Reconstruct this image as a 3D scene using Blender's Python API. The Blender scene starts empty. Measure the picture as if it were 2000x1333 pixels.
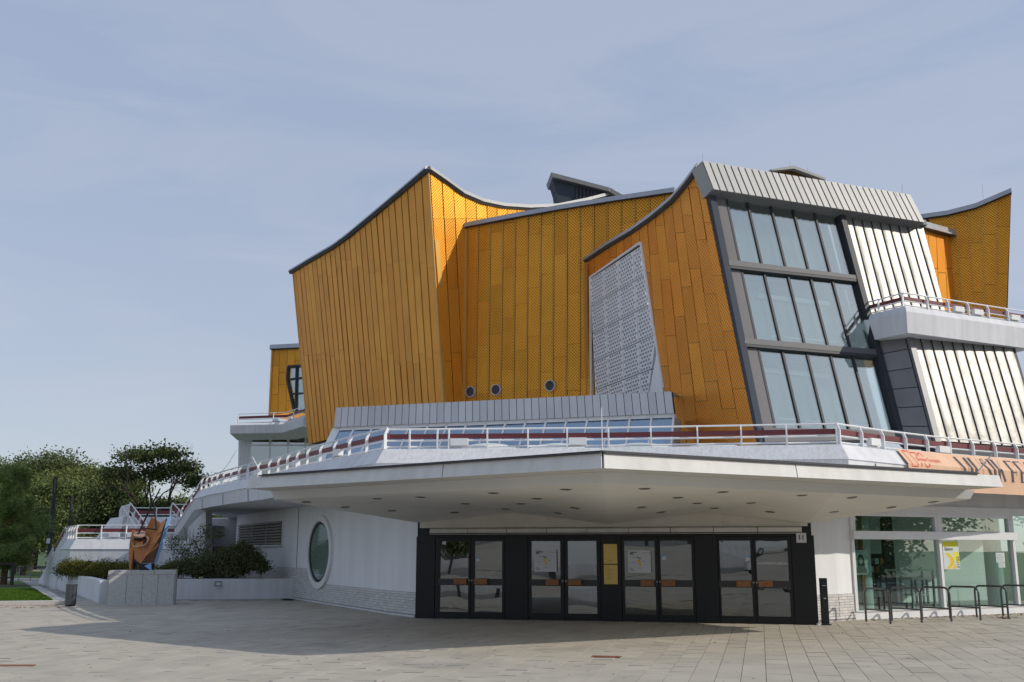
import bpy, math, random
import numpy as np
from mathutils import Vector
random.seed(7); np.random.seed(7)
SC = bpy.context.scene
COL = SC.collection
R = math.radians

# ---------------------------------------------------------------- camera, light, exposure
TH = math.atan(408.5/2000.0)
CAMZ = 1.7
cam = bpy.data.objects.new('camera', bpy.data.cameras.new('camera')); COL.objects.link(cam)
cam.location = (0, 0, CAMZ); cam.rotation_euler = (math.pi/2 + TH, 0, 0)
cam.data.sensor_width = 36; cam.data.lens = 36.0
cam.data.clip_start = 0.1; cam.data.clip_end = 3000
SC.camera = cam

SUN_EL, SUN_AZ = R(31), R(13)         # azimuth measured from +X towards the camera side
w = bpy.data.worlds.new("World"); SC.world = w; w.use_nodes = True
nt = w.node_tree; nt.nodes.clear()
N = nt.nodes.new; L = nt.links.new
out = N('ShaderNodeOutputWorld'); bg = N('ShaderNodeBackground')
sky = N('ShaderNodeTexSky'); sky.sky_type = 'NISHITA'; sky.sun_disc = False
sky.sun_elevation = SUN_EL; sky.sun_rotation = math.pi/2 + SUN_AZ
sky.air_density = 1.0; sky.dust_density = 0.7; sky.ozone_density = 1.6
# thin high haze over the Nishita blue: lavender grey that pales towards the horizon, with wisps of cirrus in it
tc = N('ShaderNodeTexCoord'); mp = N('ShaderNodeMapping'); mp.inputs['Scale'].default_value = (1.5, 1.5, 7.0)
mp.inputs['Rotation'].default_value = (0.22, 0.38, 0.4)
nz = N('ShaderNodeTexNoise'); nz.inputs['Scale'].default_value = 1.9; nz.inputs['Detail'].default_value = 11; nz.inputs['Roughness'].default_value = .6; nz.inputs['Distortion'].default_value = .8
nb = N('ShaderNodeTexNoise'); nb.inputs['Scale'].default_value = 1.3; nb.inputs['Detail'].default_value = 3
ad = N('ShaderNodeMath'); ad.operation = 'MULTIPLY'
rp = N('ShaderNodeMapRange'); rp.inputs['From Min'].default_value = .24; rp.inputs['From Max'].default_value = .40; rp.inputs['To Min'].default_value = 0; rp.inputs['To Max'].default_value = .2
sp_ = N('ShaderNodeSeparateXYZ'); L(tc.outputs['Generated'], sp_.inputs[0])
el = N('ShaderNodeMapRange'); el.inputs['From Min'].default_value = 0.0; el.inputs['From Max'].default_value = .42; L(sp_.outputs['Z'], el.inputs['Value'])
hz = N('ShaderNodeMixRGB'); hz.inputs['Color1'].default_value = (3.05, 3.22, 3.68, 1); hz.inputs['Color2'].default_value = (2.45, 2.88, 3.85, 1); L(el.outputs[0], hz.inputs['Fac'])
mx = N('ShaderNodeMixRGB'); mx.inputs['Fac'].default_value = .78; L(sky.outputs[0], mx.inputs['Color1']); L(hz.outputs[0], mx.inputs['Color2'])
cl = N('ShaderNodeMixRGB'); cl.inputs['Color2'].default_value = (3.9, 4.0, 4.35, 1)
L(tc.outputs['Generated'], mp.inputs['Vector']); L(mp.outputs[0], nz.inputs['Vector']); L(tc.outputs['Generated'], nb.inputs['Vector'])
L(nz.outputs['Fac'], ad.inputs[0]); L(nb.outputs['Fac'], ad.inputs[1]); L(ad.outputs[0], rp.inputs['Value']); L(rp.outputs[0], cl.inputs['Fac']); L(mx.outputs[0], cl.inputs['Color1']); L(cl.outputs[0], bg.inputs['Color'])
bg.inputs['Strength'].default_value = 0.112
L(bg.outputs[0], out.inputs['Surface'])

sl = bpy.data.lights.new('sun', 'SUN'); sl.energy = 2.0; sl.angle = R(.5); sl.color = (1.0, .93, .82)
sun = bpy.data.objects.new('sun', sl); COL.objects.link(sun)
sv = Vector((math.cos(SUN_EL)*math.cos(SUN_AZ), -math.cos(SUN_EL)*math.sin(SUN_AZ), math.sin(SUN_EL)))
sun.rotation_euler = sv.to_track_quat('Z', 'Y').to_euler(); sun.location = (40, -20, 40)
SC.view_settings.view_transform = 'Standard'; SC.view_settings.look = 'None'
SC.view_settings.exposure = 0.53; SC.view_settings.gamma = 1.0; SC.view_settings.use_curve_mapping = False
SC.render.engine = 'CYCLES'
SC.cycles.max_bounces = 8; SC.cycles.transparent_max_bounces = 12

# ---------------------------------------------------------------- survey helpers (photograph bearings -> places in metres)
F = 2000.0
def ray(px, py):
    dx = (px-1000)/F; dy = (666.5-py)/F
    return Vector((dx, math.cos(TH)-dy*math.sin(TH), math.sin(TH)+dy*math.cos(TH)))
CP = Vector((0, 0, CAMZ))
def P(px, py, Y): d = ray(px, py); return CP + d*(Y/d.y)
def G(px, py, z=0.0): d = ray(px, py); return CP + d*((z-CAMZ)/d.z)
class Plane:
    def __init__(s, o, u, v):
        s.o = Vector(o); s.u = Vector(u).normalized(); v = Vector(v)
        n = s.u.cross(v).normalized()
        if n.dot(CP - s.o) < 0: n = -n
        s.n = n; s.v = n.cross(s.u).normalized()
        if s.v.z < 0: s.v = -s.v
    def hit(s, px, py):
        d = ray(px, py); t = (s.o-CP).dot(s.n)/d.dot(s.n); q = CP + d*t - s.o
        return (q.dot(s.u), q.dot(s.v))
    def hits(s, pts): return [s.hit(*p) for p in pts]
    def pt(s, a, b, off=0.0): return s.o + s.u*a + s.v*b + s.n*off
    def at(s, px, py, off=0.0): return s.pt(*s.hit(px, py), off)
def vplane(o, ux, uy, lean=0.0):
    u = Vector((ux, uy, 0)).normalized(); n = Vector((u.y, -u.x, 0))
    if n.dot(CP - Vector(o)) < 0: n = -n
    return Plane(o, u, Vector((0, 0, 1))*math.cos(lean) + n*math.sin(lean))
def plane3(p1, p2, ux, uy): return Plane(p1, (ux, uy, 0), p1-p2)

def area(poly):
    return .5*sum(poly[i][0]*poly[(i+1) % len(poly)][1]-poly[(i+1) % len(poly)][0]*poly[i][1] for i in range(len(poly)))
def ccw(poly): return poly if area(poly) > 0 else poly[::-1]
def clip(subj, cell):
    outp = list(subj); cell = ccw(cell)
    for i in range(len(cell)):
        a, b = cell[i], cell[(i+1) % len(cell)]
        inp = outp; outp = []
        if not inp: break
        def side(p): return (b[0]-a[0])*(p[1]-a[1])-(b[1]-a[1])*(p[0]-a[0])
        for k in range(len(inp)):
            c, d = inp[k], inp[(k+1) % len(inp)]
            sc_, sd = side(c), side(d)
            if sc_ >= 0: outp.append(c)
            if (sc_ >= 0) != (sd >= 0):
                t = sc_/(sc_-sd); outp.append((c[0]+(d[0]-c[0])*t, c[1]+(d[1]-c[1])*t))
    res = []
    for p in outp:
        if not res or (abs(p[0]-res[-1][0])+abs(p[1]-res[-1][1])) > 1e-5: res.append(p)
    if len(res) > 2 and (abs(res[0][0]-res[-1][0])+abs(res[0][1]-res[-1][1])) < 1e-5: res.pop()
    return res if len(res) > 2 else []
def lerp(a, b, t): return tuple(x+(y-x)*t for x, y in zip(a, b))
def bil(q, s, t): return lerp(lerp(q[0], q[1], s), lerp(q[3], q[2], s), t)   # BL BR TR TL

# ---------------------------------------------------------------- mesh collector
ORG = {}
class MB:
    def __init__(s): s.v = []; s.f = []; s.uv = []; s.tone = []; s.mi = []; s.m = 0; s.t = .5
    def face(s, pts, uv=None):
        i = len(s.v); s.v += [tuple(p) for p in pts]; s.f.append(tuple(range(i, i+len(pts))))
        s.uv.append(uv if uv else [(p[0]+p[1]*.3, p[2]) for p in pts]); s.tone.append(s.t); s.mi.append(s.m)
    def prism(s, pl, poly, o0, o1, back=True, tilt=0):
        poly = ccw(poly); ca = sum(q[0] for q in poly)/len(poly); cb = sum(q[1] for q in poly)/len(poly)
        hb_ = max(abs(q[1]-cb) for q in poly); tm = .008/max(.2, hb_); ta, tb = (max(-1.5*tilt, min(1.5*tilt, random.gauss(0, tilt))), random.uniform(-tm, tm)) if tilt else (0, 0)
        fr = [pl.pt(a, b, o1+(a-ca)*ta+(b-cb)*tb) for a, b in poly]; bk = [pl.pt(a, b, o0) for a, b in poly]
        s.face(fr, list(poly))
        if back: s.face(bk[::-1], list(poly[::-1]))
        n = len(poly)
        for i in range(n):
            j = (i+1) % n
            s.face([bk[i], bk[j], fr[j], fr[i]], [poly[i], poly[j], poly[j], poly[i]])
    def slab(s, pts, z0, z1):           # plan polygon extruded upward
        top = [Vector((p[0], p[1], z1)) for p in pts]; bot = [Vector((p[0], p[1], z0)) for p in pts]
        if area([(p[0], p[1]) for p in pts]) < 0: top.reverse(); bot.reverse()
        s.face(top, [(p.x, p.y) for p in top]); s.face(bot[::-1], [(p.x, p.y) for p in bot[::-1]])
        n = len(top); acc = 0
        for i in range(n):
            j = (i+1) % n; d = (top[j]-top[i]).length
            s.face([bot[i], bot[j], top[j], top[i]], [(acc, z0), (acc+d, z0), (acc+d, z1), (acc, z1)]); acc += d
    def hull8(s, b, t):                 # bottom quad, top quad
        s.face(t); s.face(b[::-1])
        for i in range(4):
            j = (i+1) % 4; s.face([b[i], b[j], t[j], t[i]])
    def box(s, c, sx, sy, sz, rz=0.0):
        c = Vector(c); ux = Vector((math.cos(rz), math.sin(rz), 0)); uy = Vector((-ux.y, ux.x, 0)); uz = Vector((0, 0, 1))
        q = lambda a, b, z: c+ux*(a*sx/2)+uy*(b*sy/2)+uz*(z*sz/2)
        s.hull8([q(-1, -1, -1), q(1, -1, -1), q(1, 1, -1), q(-1, 1, -1)], [q(-1, -1, 1), q(1, -1, 1), q(1, 1, 1), q(-1, 1, 1)])
    def bar(s, a, b, w, h, up=(0, 0, 1)):
        a = Vector(a); b = Vector(b); d = (b-a).normalized(); up = Vector(up)
        sd = d.cross(up)
        if sd.length < 1e-4: sd = d.cross(Vector((0, 1, 0)))
        sd.normalize(); u = sd.cross(d).normalized(); sd *= w/2; u *= h/2
        s.hull8([a-sd-u, a+sd-u, b+sd-u, b-sd-u], [a-sd+u, a+sd+u, b+sd+u, b-sd+u])
    def tube(s, pts, r, n=6, caps=True):
        pts = [Vector(p) for p in pts]; rs = r if isinstance(r, (list, tuple)) else [r]*len(pts)
        rings = []
        for i, p in enumerate(pts):
            d = (pts[min(i+1, len(pts)-1)]-pts[max(i-1, 0)])
            d = d.normalized() if d.length > 1e-6 else Vector((0, 0, 1))
            ref = Vector((0, 0, 1)) if abs(d.z) < .9 else Vector((1, 0, 0))
            x = d.cross(ref).normalized(); y = d.cross(x).normalized()
            rings.append([p+(x*math.cos(2*math.pi*k/n)+y*math.sin(2*math.pi*k/n))*rs[i] for k in range(n)])
        for i in range(len(pts)-1):
            for k in range(n):
                j = (k+1) % n; s.face([rings[i][j], rings[i][k], rings[i+1][k], rings[i+1][j]], [(j/n, i), (k/n, i), (k/n, i+1), (j/n, i+1)])
        if caps: s.face(rings[0]); s.face(rings[-1][::-1])
    def disc(s, c, ax, r0, r1, h, n=24):      # frustum along axis
        s.tube([c, Vector(c)+Vector(ax)*h], [r0, r1], n)
    def build(s, name, mats, parent=None, smooth=False, org=None):
        o0 = Vector(org) if org is not None else (ORG.get(parent.name, Vector((0, 0, 0))) if parent else Vector((0, 0, 0)))
        me = bpy.data.meshes.new(name)
        me.from_pydata([(p[0]-o0.x, p[1]-o0.y, p[2]-o0.z) for p in s.v], [], s.f)
        uv = me.uv_layers.new(name='UVMap'); flat = [c for fu in s.uv for q in fu for c in (q[0], q[1])]
        uv.data.foreach_set('uv', flat)
        at = me.attributes.new('tone', 'FLOAT', 'FACE'); at.data.foreach_set('value', s.tone)
        for m in (mats if isinstance(mats, (list, tuple)) else [mats]): me.materials.append(m)
        me.polygons.foreach_set('material_index', s.mi)
        if smooth: me.polygons.foreach_set('use_smooth', [True]*len(s.f))
        me.update()
        o = bpy.data.objects.new(name, me); COL.objects.link(o)
        if parent: o.parent = parent
        elif org is not None: o.location = o0
        ORG[o.name] = o0
        return o
def empty(name, loc, label=None, cat=None, group=None):
    o = bpy.data.objects.new(name, None); COL.objects.link(o); o.location = loc; ORG[o.name] = Vector(loc)
    o.empty_display_size = .3
    if label: o['label'] = label
    if cat: o['category'] = cat
    if group: o['group'] = group
    return o
def tag(o, label, cat, group=None, kind=None):
    if label: o['label'] = label
    if cat: o['category'] = cat
    if group: o['group'] = group
    if kind: o['kind'] = kind
    return o
def struct(o): o['kind'] = 'structure'; return o
def stuff(o): o['kind'] = 'stuff'; return o
def dup(o, parent=None):
    c = o.copy(); COL.objects.link(c); c.parent = parent
    for ch in list(o.children): dup(ch, c)
    return c

# ---------------------------------------------------------------- materials
def mat(name, col, rough=.6, metal=0.0, tone=.12, noise=None, bump=None, streak=None, spec=.5, dirt=None, emit=None, coat=0):
    m = bpy.data.materials.new(name); m.use_nodes = True; t = m.node_tree; b = t.nodes['Principled BSDF']
    b.inputs['Roughness'].default_value = rough; b.inputs['Metallic'].default_value = metal
    b.inputs['Specular IOR Level'].default_value = spec
    if coat: b.inputs['Coat Weight'].default_value = coat; b.inputs['Coat Roughness'].default_value = .08
    n = t.nodes.new; l = t.links.new
    at = n('ShaderNodeAttribute'); at.attribute_name = 'tone'
    mr = n('ShaderNodeMapRange'); mr.inputs['To Min'].default_value = 1-tone; mr.inputs['To Max'].default_value = 1+tone
    l(at.outputs['Fac'], mr.inputs['Value'])
    cur = mr.outputs[0]
    geo = n('ShaderNodeNewGeometry'); pos = geo.outputs['Position']
    def mul(a, bb):
        q = n('ShaderNodeMath'); q.operation = 'MULTIPLY'; l(a, q.inputs[0]); l(bb, q.inputs[1]); return q.outputs[0]
    if noise:                              # (scale, amount)
        z = n('ShaderNodeTexNoise'); z.inputs['Scale'].default_value = noise[0]; z.inputs['Detail'].default_value = 7; z.inputs['Roughness'].default_value = .65
        l(pos, z.inputs['Vector']); r_ = n('ShaderNodeMapRange'); r_.inputs['From Min'].default_value = .3; r_.inputs['From Max'].default_value = .7
        r_.inputs['To Min'].default_value = 1-noise[1]; r_.inputs['To Max'].default_value = 1+noise[1]
        l(z.outputs['Fac'], r_.inputs['Value']); cur = mul(cur, r_.outputs[0])
    if streak:                             # (across scale, amount) rain marks, long along z
        mm = n('ShaderNodeMapping'); mm.inputs['Scale'].default_value = (streak[0], streak[0], streak[0]*.06); l(pos, mm.inputs['Vector'])
        z = n('ShaderNodeTexNoise'); z.inputs['Scale'].default_value = 1; z.inputs['Detail'].default_value = 5; l(mm.outputs[0], z.inputs['Vector'])
        r_ = n('ShaderNodeMapRange'); r_.inputs['From Min'].default_value = .35; r_.inputs['From Max'].default_value = .62
        r_.inputs['To Min'].default_value = 1-streak[1]; r_.inputs['To Max'].default_value = 1.0
        l(z.outputs['Fac'], r_.inputs['Value']); cur = mul(cur, r_.outputs[0])
    vm = n('ShaderNodeVectorMath'); vm.operation = 'SCALE'; vm.inputs[0].default_value = col[:3]; l(cur, vm.inputs['Scale'])
    colout = vm.outputs[0]
    if dirt:                               # (scale, threshold, colour)
        z = n('ShaderNodeTexNoise'); z.inputs['Scale'].default_value = dirt[0]; z.inputs['Detail'].default_value = 8; l(pos, z.inputs['Vector'])
        r_ = n('ShaderNodeMapRange'); r_.inputs['From Min'].default_value = dirt[1]; r_.inputs['From Max'].default_value = dirt[1]+.16; l(z.outputs['Fac'], r_.inputs['Value'])
        x = n('ShaderNodeMixRGB'); l(r_.outputs[0], x.inputs['Fac']); l(colout, x.inputs['Color1']); x.inputs['Color2'].default_value = (*dirt[2], 1); colout = x.outputs[0]
    l(colout, b.inputs['Base Color'])
    if bump:                               # (scale, strength, distance)
        z = n('ShaderNodeTexNoise'); z.inputs['Scale'].default_value = bump[0]; z.inputs['Detail'].default_value = 6; l(pos, z.inputs['Vector'])
        bm = n('ShaderNodeBump'); bm.inputs['Strength'].default_value = bump[1]; bm.inputs['Distance'].default_value = bump[2]
        l(z.outputs['Fac'], bm.inputs['Height']); l(bm.outputs[0], b.inputs['Normal'])
    if emit: b.inputs['Emission Color'].default_value = (*emit[0], 1); b.inputs['Emission Strength'].default_value = emit[1]
    return m

def gold_mat(name, col, s=.115, rough=.42, metal=.7, bstr=1.0, tone=.15):
    m = mat(name, col, rough, metal, tone, noise=(.7, .10)); t = m.node_tree; n = t.nodes.new; l = t.links.new; b = t.nodes['Principled BSDF']
    uv = n('ShaderNodeUVMap'); uv.uv_map = 'UVMap'; sx = n('ShaderNodeSeparateXYZ'); l(uv.outputs[0], sx.inputs[0])
    def M(op, a, bb=None):
        q = n('ShaderNodeMath'); q.operation = op
        for i, x in enumerate((a, bb)):
            if x is None: continue
            if isinstance(x, (int, float)): q.inputs[i].default_value = x
            else: l(x, q.inputs[i])
        return q.outputs[0]
    u = M('MULTIPLY', sx.outputs[0], math.pi/s); v = M('MULTIPLY', sx.outputs[1], math.pi/s)
    h = M('ABSOLUTE', M('MULTIPLY', M('SINE', M('ADD', u, v)), M('SINE', M('SUBTRACT', u, v))))
    bm = n('ShaderNodeBump'); bm.inputs['Strength'].default_value = bstr; bm.inputs['Distance'].default_value = .022
    hh = n('ShaderNodeMapRange'); hh.inputs['From Min'].default_value = .3; hh.inputs['From Max'].default_value = .9; l(h, hh.inputs['Value']); l(hh.outputs[0], bm.inputs['Height']); l(bm.outputs[0], b.inputs['Normal'])
    # hue drifts a little from sheet to sheet; raised points are coloured darker to stand for their shaded sides
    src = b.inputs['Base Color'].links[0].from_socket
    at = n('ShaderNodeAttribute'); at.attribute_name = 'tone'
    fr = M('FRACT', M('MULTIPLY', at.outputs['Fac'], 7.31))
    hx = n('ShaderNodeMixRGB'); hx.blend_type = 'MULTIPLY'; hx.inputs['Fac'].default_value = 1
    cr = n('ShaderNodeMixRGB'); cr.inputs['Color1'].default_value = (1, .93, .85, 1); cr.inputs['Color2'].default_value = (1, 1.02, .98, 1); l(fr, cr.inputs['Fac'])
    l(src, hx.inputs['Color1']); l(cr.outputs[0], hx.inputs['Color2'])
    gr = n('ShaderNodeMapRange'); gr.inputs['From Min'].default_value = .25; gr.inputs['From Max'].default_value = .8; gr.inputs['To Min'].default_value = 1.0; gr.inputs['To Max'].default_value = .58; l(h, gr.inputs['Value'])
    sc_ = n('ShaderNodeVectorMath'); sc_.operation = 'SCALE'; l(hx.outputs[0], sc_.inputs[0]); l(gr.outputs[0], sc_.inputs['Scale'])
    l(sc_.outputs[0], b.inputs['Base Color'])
    return m
def glass_mat(name, refl, tint=(.8, .9, .88), rough=.02, wave=.0, gloss=(.92, .97, .97)):
    m = bpy.data.materials.new(name); m.use_nodes = True; t = m.node_tree; t.nodes.clear(); n = t.nodes.new; l = t.links.new
    o = n('ShaderNodeOutputMaterial'); g = n('ShaderNodeBsdfGlossy'); g.inputs['Roughness'].default_value = rough; g.inputs['Color'].default_value = (*gloss, 1)
    tr = n('ShaderNodeBsdfTransparent'); tr.inputs['Color'].default_value = (*tint, 1)
    mx_ = n('ShaderNodeMixShader'); lw = n('ShaderNodeLayerWeight'); lw.inputs['Blend'].default_value = .35
    mr = n('ShaderNodeMapRange'); mr.inputs['To Min'].default_value = refl; mr.inputs['To Max'].default_value = min(1, refl+.35)
    l(lw.outputs['Facing'], mr.inputs['Value']); l(mr.outputs[0], mx_.inputs['Fac']); l(tr.outputs[0], mx_.inputs[1]); l(g.outputs[0], mx_.inputs[2]); l(mx_.outputs[0], o.inputs['Surface'])
    if wave:
        z = n('ShaderNodeTexNoise'); z.inputs['Scale'].default_value = .8; z.inputs['Detail'].default_value = 1; ge = n('ShaderNodeNewGeometry'); l(ge.outputs['Position'], z.inputs['Vector'])
        bm = n('ShaderNodeBump'); bm.inputs['Strength'].default_value = wave; bm.inputs['Distance'].default_value = .05; l(z.outputs['Fac'], bm.inputs['Height']); l(bm.outputs[0], g.inputs['Normal'])
    return m
def leaf_mat(name, c1, c2):
    m = bpy.data.materials.new(name); m.use_nodes = True; t = m.node_tree; t.nodes.clear(); n = t.nodes.new; l = t.links.new
    o = n('ShaderNodeOutputMaterial'); d = n('ShaderNodeBsdfDiffuse'); tl = n('ShaderNodeBsdfTranslucent'); mx_ = n('ShaderNodeMixShader'); mx_.inputs[0].default_value = .3
    at = n('ShaderNodeAttribute'); at.attribute_name = 'tone'; c = n('ShaderNodeMixRGB'); c.inputs['Color1'].default_value = (*c1, 1); c.inputs['Color2'].default_value = (*c2, 1)
    l(at.outputs['Fac'], c.inputs['Fac']); l(c.outputs[0], d.inputs['Color']); l(c.outputs[0], tl.inputs['Color']); l(d.outputs[0], mx_.inputs[1]); l(tl.outputs[0], mx_.inputs[2]); l(mx_.outputs[0], o.inputs['Surface'])
    return m
M = dict(
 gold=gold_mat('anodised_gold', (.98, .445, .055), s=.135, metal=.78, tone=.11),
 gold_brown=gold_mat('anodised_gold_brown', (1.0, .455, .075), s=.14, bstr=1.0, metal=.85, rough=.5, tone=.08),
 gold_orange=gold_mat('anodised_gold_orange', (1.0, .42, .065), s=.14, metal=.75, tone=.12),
 gold_flat=mat('gold_strip', (.62, .34, .07), .45, .35, .05),
 gold_back=mat('gold_backing', (.13, .06, .012), .6, .4, .05),
 white=mat('white_render', (.85, .85, .855), .7, 0, .03, noise=(.35, .05), streak=(3.0, .06), bump=(25, .15, .01)),
 whitep=mat('white_paint', (.80, .80, .80), .45, 0, .05, noise=(2.5, .05)),
 conc=mat('pale_board_marked_concrete', (.71, .71, .72), .8, 0, .08, streak=(14, .14), noise=(1.2, .04), bump=(30, .2, .01)),
 conc_smooth=mat('pale_concrete', (.72, .72, .73), .8, 0, .05, streak=(3.5, .12), noise=(.8, .06), bump=(30, .15, .01)),
 canopy=mat('cream_canopy_paint', (.66, .645, .61), .6, 0, .06, noise=(.9, .06), streak=(4, .10), dirt=(3, .69, (.42, .40, .36))),
 band=mat('grey_canopy_band', (.62, .62, .60), .6, 0, .03, noise=(.7, .05)),
 sof=mat('cream_soffit', (.80, .785, .74), .8, 0, .03, noise=(.45, .07)),
 beige=mat('beige_concrete', (.68, .64, .58), .85, 0, .03, noise=(3, .06), dirt=(7, .68, (.25, .21, .18))),
 plate=mat('pale_aluminium', (.86, .86, .87), .5, 0, .03, noise=(.8, .05)),
 zinc=mat('grey_zinc_sheet', (.58, .58, .59), .5, .3, .06, noise=(.8, .06), streak=(1.5, .05)),
 zinc_light=mat('pale_zinc_sheet', (.36, .36, .35), .55, .2, .05, noise=(.9, .05)),
 steel=mat('bright_brushed_sheet', (.26, .252, .235), .46, .5, .04, noise=(.5, .06), bump=(.8, .35, .12)),
 seam=mat('dark_seam', (.05, .05, .055), .6, .0, spec=.3),
 zdark=mat('dark_grey_sheet', (.21, .21, .21), .5, .25, .10, noise=(.9, .12)),
 gpanel=mat('warm_grey_panel', (.17, .163, .162), .75, .0, .05, noise=(.5, .05)),
 frame=mat('dark_frame', (.035, .038, .045), .55, .0, spec=.3),
 trans=mat('grey_transom', (.10, .10, .105), .6, .1),
 trim=mat('slate_trim', (.06, .07, .09), .75, 0, spec=.2),
 cope=mat('grey_coping', (.42, .43, .45), .4, .5, .04, noise=(1.5, .08)),
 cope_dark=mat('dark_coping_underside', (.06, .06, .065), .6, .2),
 black=mat('black_door_paint', (.011, .012, .014), .38, 0, .05, noise=(1.5, .12), spec=.35),
 blackrail=mat('dark_grey_door_bar', (.035, .035, .037), .45, 0),
 maroon=mat('maroon_band', (.17, .035, .04), .55, 0, .05, noise=(2, .1)),
 wood=mat('wood_push_plate', (.30, .12, .035), .45, 0, .15, noise=(14, .25)),
 brass=mat('brass_plate', (.62, .44, .14), .38, .55, .03, noise=(5, .05)),
 brick=mat('white_glazed_brick', (.66, .64, .62), .5, 0, .10, noise=(8, .06), dirt=(2.5, .66, (.40, .36, .32))),
 mortar=mat('grey_mortar', (.28, .27, .26), .9),
 paver=mat('grey_paving', (.445, .405, .33), .82, 0, .10, noise=(1.1, .10), bump=(60, .35, .006), dirt=(.42, .60, (.27, .255, .225))),
 joint=mat('paving_joint', (.11, .10, .085), .95, 0, 0, noise=(6, .3)),
 granite=mat('speckled_granite', (.46, .455, .43), .7, 0, .05, noise=(26, .22), dirt=(.9, .60, (.22, .22, .20))),
 bin=mat('graphite_metal', (.11, .115, .12), .35, .7, .04),
 rust=mat('rusty_orange_paint', (.42, .17, .055), .6, .2, .12, noise=(5, .22), dirt=(6, .58, (.20, .08, .05))),
 sblue=mat('pale_blue_paint', (.22, .40, .66), .5, 0, .04), dark=mat('blackened_steel', (.02, .018, .018), .5, .4),
 rust_dark=mat('shaded_brown_steel', (.17, .085, .045), .6, .2, .08, noise=(5, .2)),
 pink=mat('pinkish_rust', (.38, .24, .175), .6, 0, .05, noise=(5, .15)),
 paper=mat('poster_paper', (.62, .63, .68), .5, 0, .02), ink=mat('black_ink', (.03, .03, .035), .6), yellow=mat('yellow_print', (.80, .55, .02), .5),
 pyellow=mat('lemon_poster', (.80, .74, .05), .5), pgrey=mat('pale_poster', (.62, .68, .66), .5), red=mat('red_ink', (.75, .06, .05), .6),
 banner=mat('salmon_fabric', (.78, .50, .33), .8, 0, .02, noise=(1.3, .07), bump=(2.2, .5, .05)), bink=mat('banner_ink', (.10, .09, .10), .7),
 lawn=mat('lawn_turf', (.075, .145, .02), .9, 0, .1, noise=(4, .25)), soil=mat('soil', (.09, .07, .05), .95, noise=(3, .2)),
 path=mat('pale_gravel_path', (.36, .35, .32), .9, noise=(.6, .1)), asphalt=mat('asphalt', (.10, .10, .10), .9, noise=(2, .1)),
 farg=mat('park_grass', (.06, .10, .025), .95, 0, 0, noise=(.25, .3)), kerb=mat('pale_granite_kerb', (.50, .48, .44), .8, noise=(9, .1)),
 bark=mat('bark', (.055, .045, .035), .95, noise=(6, .3)), bark_red=mat('reddish_pine_bark', (.14, .07, .04), .95, noise=(6, .3)),
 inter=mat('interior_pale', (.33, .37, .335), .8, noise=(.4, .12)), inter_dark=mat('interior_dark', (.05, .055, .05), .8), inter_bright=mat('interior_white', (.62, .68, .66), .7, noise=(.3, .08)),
 rustgrate=mat('rusty_grate', (.26, .09, .035), .8, .2, .1, noise=(30, .3)), lamp=mat('downlight_rim', (.17, .16, .145), .4, .4), lampin=mat('downlight_glass', (.4, .4, .38), .2),
 leafred=mat('fallen_leaf', (.24, .08, .035), .9, 0, .5), glassb=glass_mat('facade_glass', .28, (.78, .88, .85), .005, .0),
 glasss=glass_mat('skylight_glass', .52, (.32, .48, .60), .03, .1, (.60, .74, .86)), glassd=glass_mat('door_glass', .17, (.35, .36, .36), .01, .12), glassw=glass_mat('shop_glass', .10, (.82, .93, .89), .01, .03),
 glasso=glass_mat('oval_glass', .16, (.85, .93, .9), .01, .05),
 glassa=glass_mat('annex_glass', .38, (.5, .55, .5), .02, .2),
 blade=leaf_mat('grass_blade', (.05, .11, .012), (.12, .20, .035)),
)
# ================================================================ THE SETTING: ground
gm = MB(); gm.face([(-900, -600, -.10), (900, -600, -.10), (900, 1500, -.10), (-900, 1500, -.10)])
struct(gm.build('ground', M['farg']))
struct_road = MB(); struct_road.slab([(-200, -95), (200, -95), (200, -60), (-200, -60)], -.09, -.05)
struct(struct_road.build('road', M['asphalt']))
pb = MB(); pb.slab([(-60, -58), (60, -58), (60, 36.5), (-60, 36.5)], -.095, -.016)
plaza = struct(pb.build('plaza_pavement', M['joint']))
# long slabs laid in rows that run 13 degrees off the view
GA = math.atan(.2375); gu = Vector((math.cos(GA), -math.sin(GA), 0)); gv = Vector((math.sin(GA), math.cos(GA), 0))
SW, SL = .335, .67
slabs = []; keep_out = [(-9.2, 31.4, -6.4, 34.0)]
for i in range(-130, 130):
    off = random.choice([0, .5, .25, .75])*SL if i % 2 else 0
    off = (i % 2)*.5*SL
    for j in range(-30, 80):
        a0 = i*SW; b0 = j*SL+off
        c = gu*(a0+SW/2)+gv*(b0+SL/2)
        if not (-24 < c.x < 20 and 6 < c.y < 36.2): continue
        if c.y > 12 and abs(c.x)/c.y > .62: continue
        slabs.append(((c-CP).length, c, a0, b0, abs(c.x/c.y) < .49 and c.y > 12.4))
def slab_into(mb, c, a0, b0, flat=False):
    g = .004; dz = random.gauss(0, .0012); mb.t = min(1, max(0, random.gauss(.5, .2)))
    tx = random.gauss(0, .0012); ty = random.gauss(0, .0012)
    q = [(a0+g, b0+g), (a0+SW-g, b0+g), (a0+SW-g, b0+SL-g), (a0+g, b0+SL-g)]
    top = []; bot = []
    for k, (a, b) in enumerate(q):
        p = gu*a+gv*b; z = dz+(tx if k in (1, 2) else -tx)+(ty if k > 1 else -ty)
        top.append((p.x, p.y, z)); bot.append((p.x, p.y, -.016))
    mb.face(top, [(p[0], p[1]) for p in top])
    for k in range(4):
        j = (k+1) % 4; mb.face([bot[k], bot[j], top[j], top[k]])
slabs.sort(key=lambda s: (not s[4], s[0]))
rest = MB()
for k, s in enumerate(slabs):
    if k < 300:
        m_ = MB(); slab_into(m_, *s[1:4]); m_.build('paving_slab', M['paver'], plaza)
    else: slab_into(rest, *s[1:4])
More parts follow.
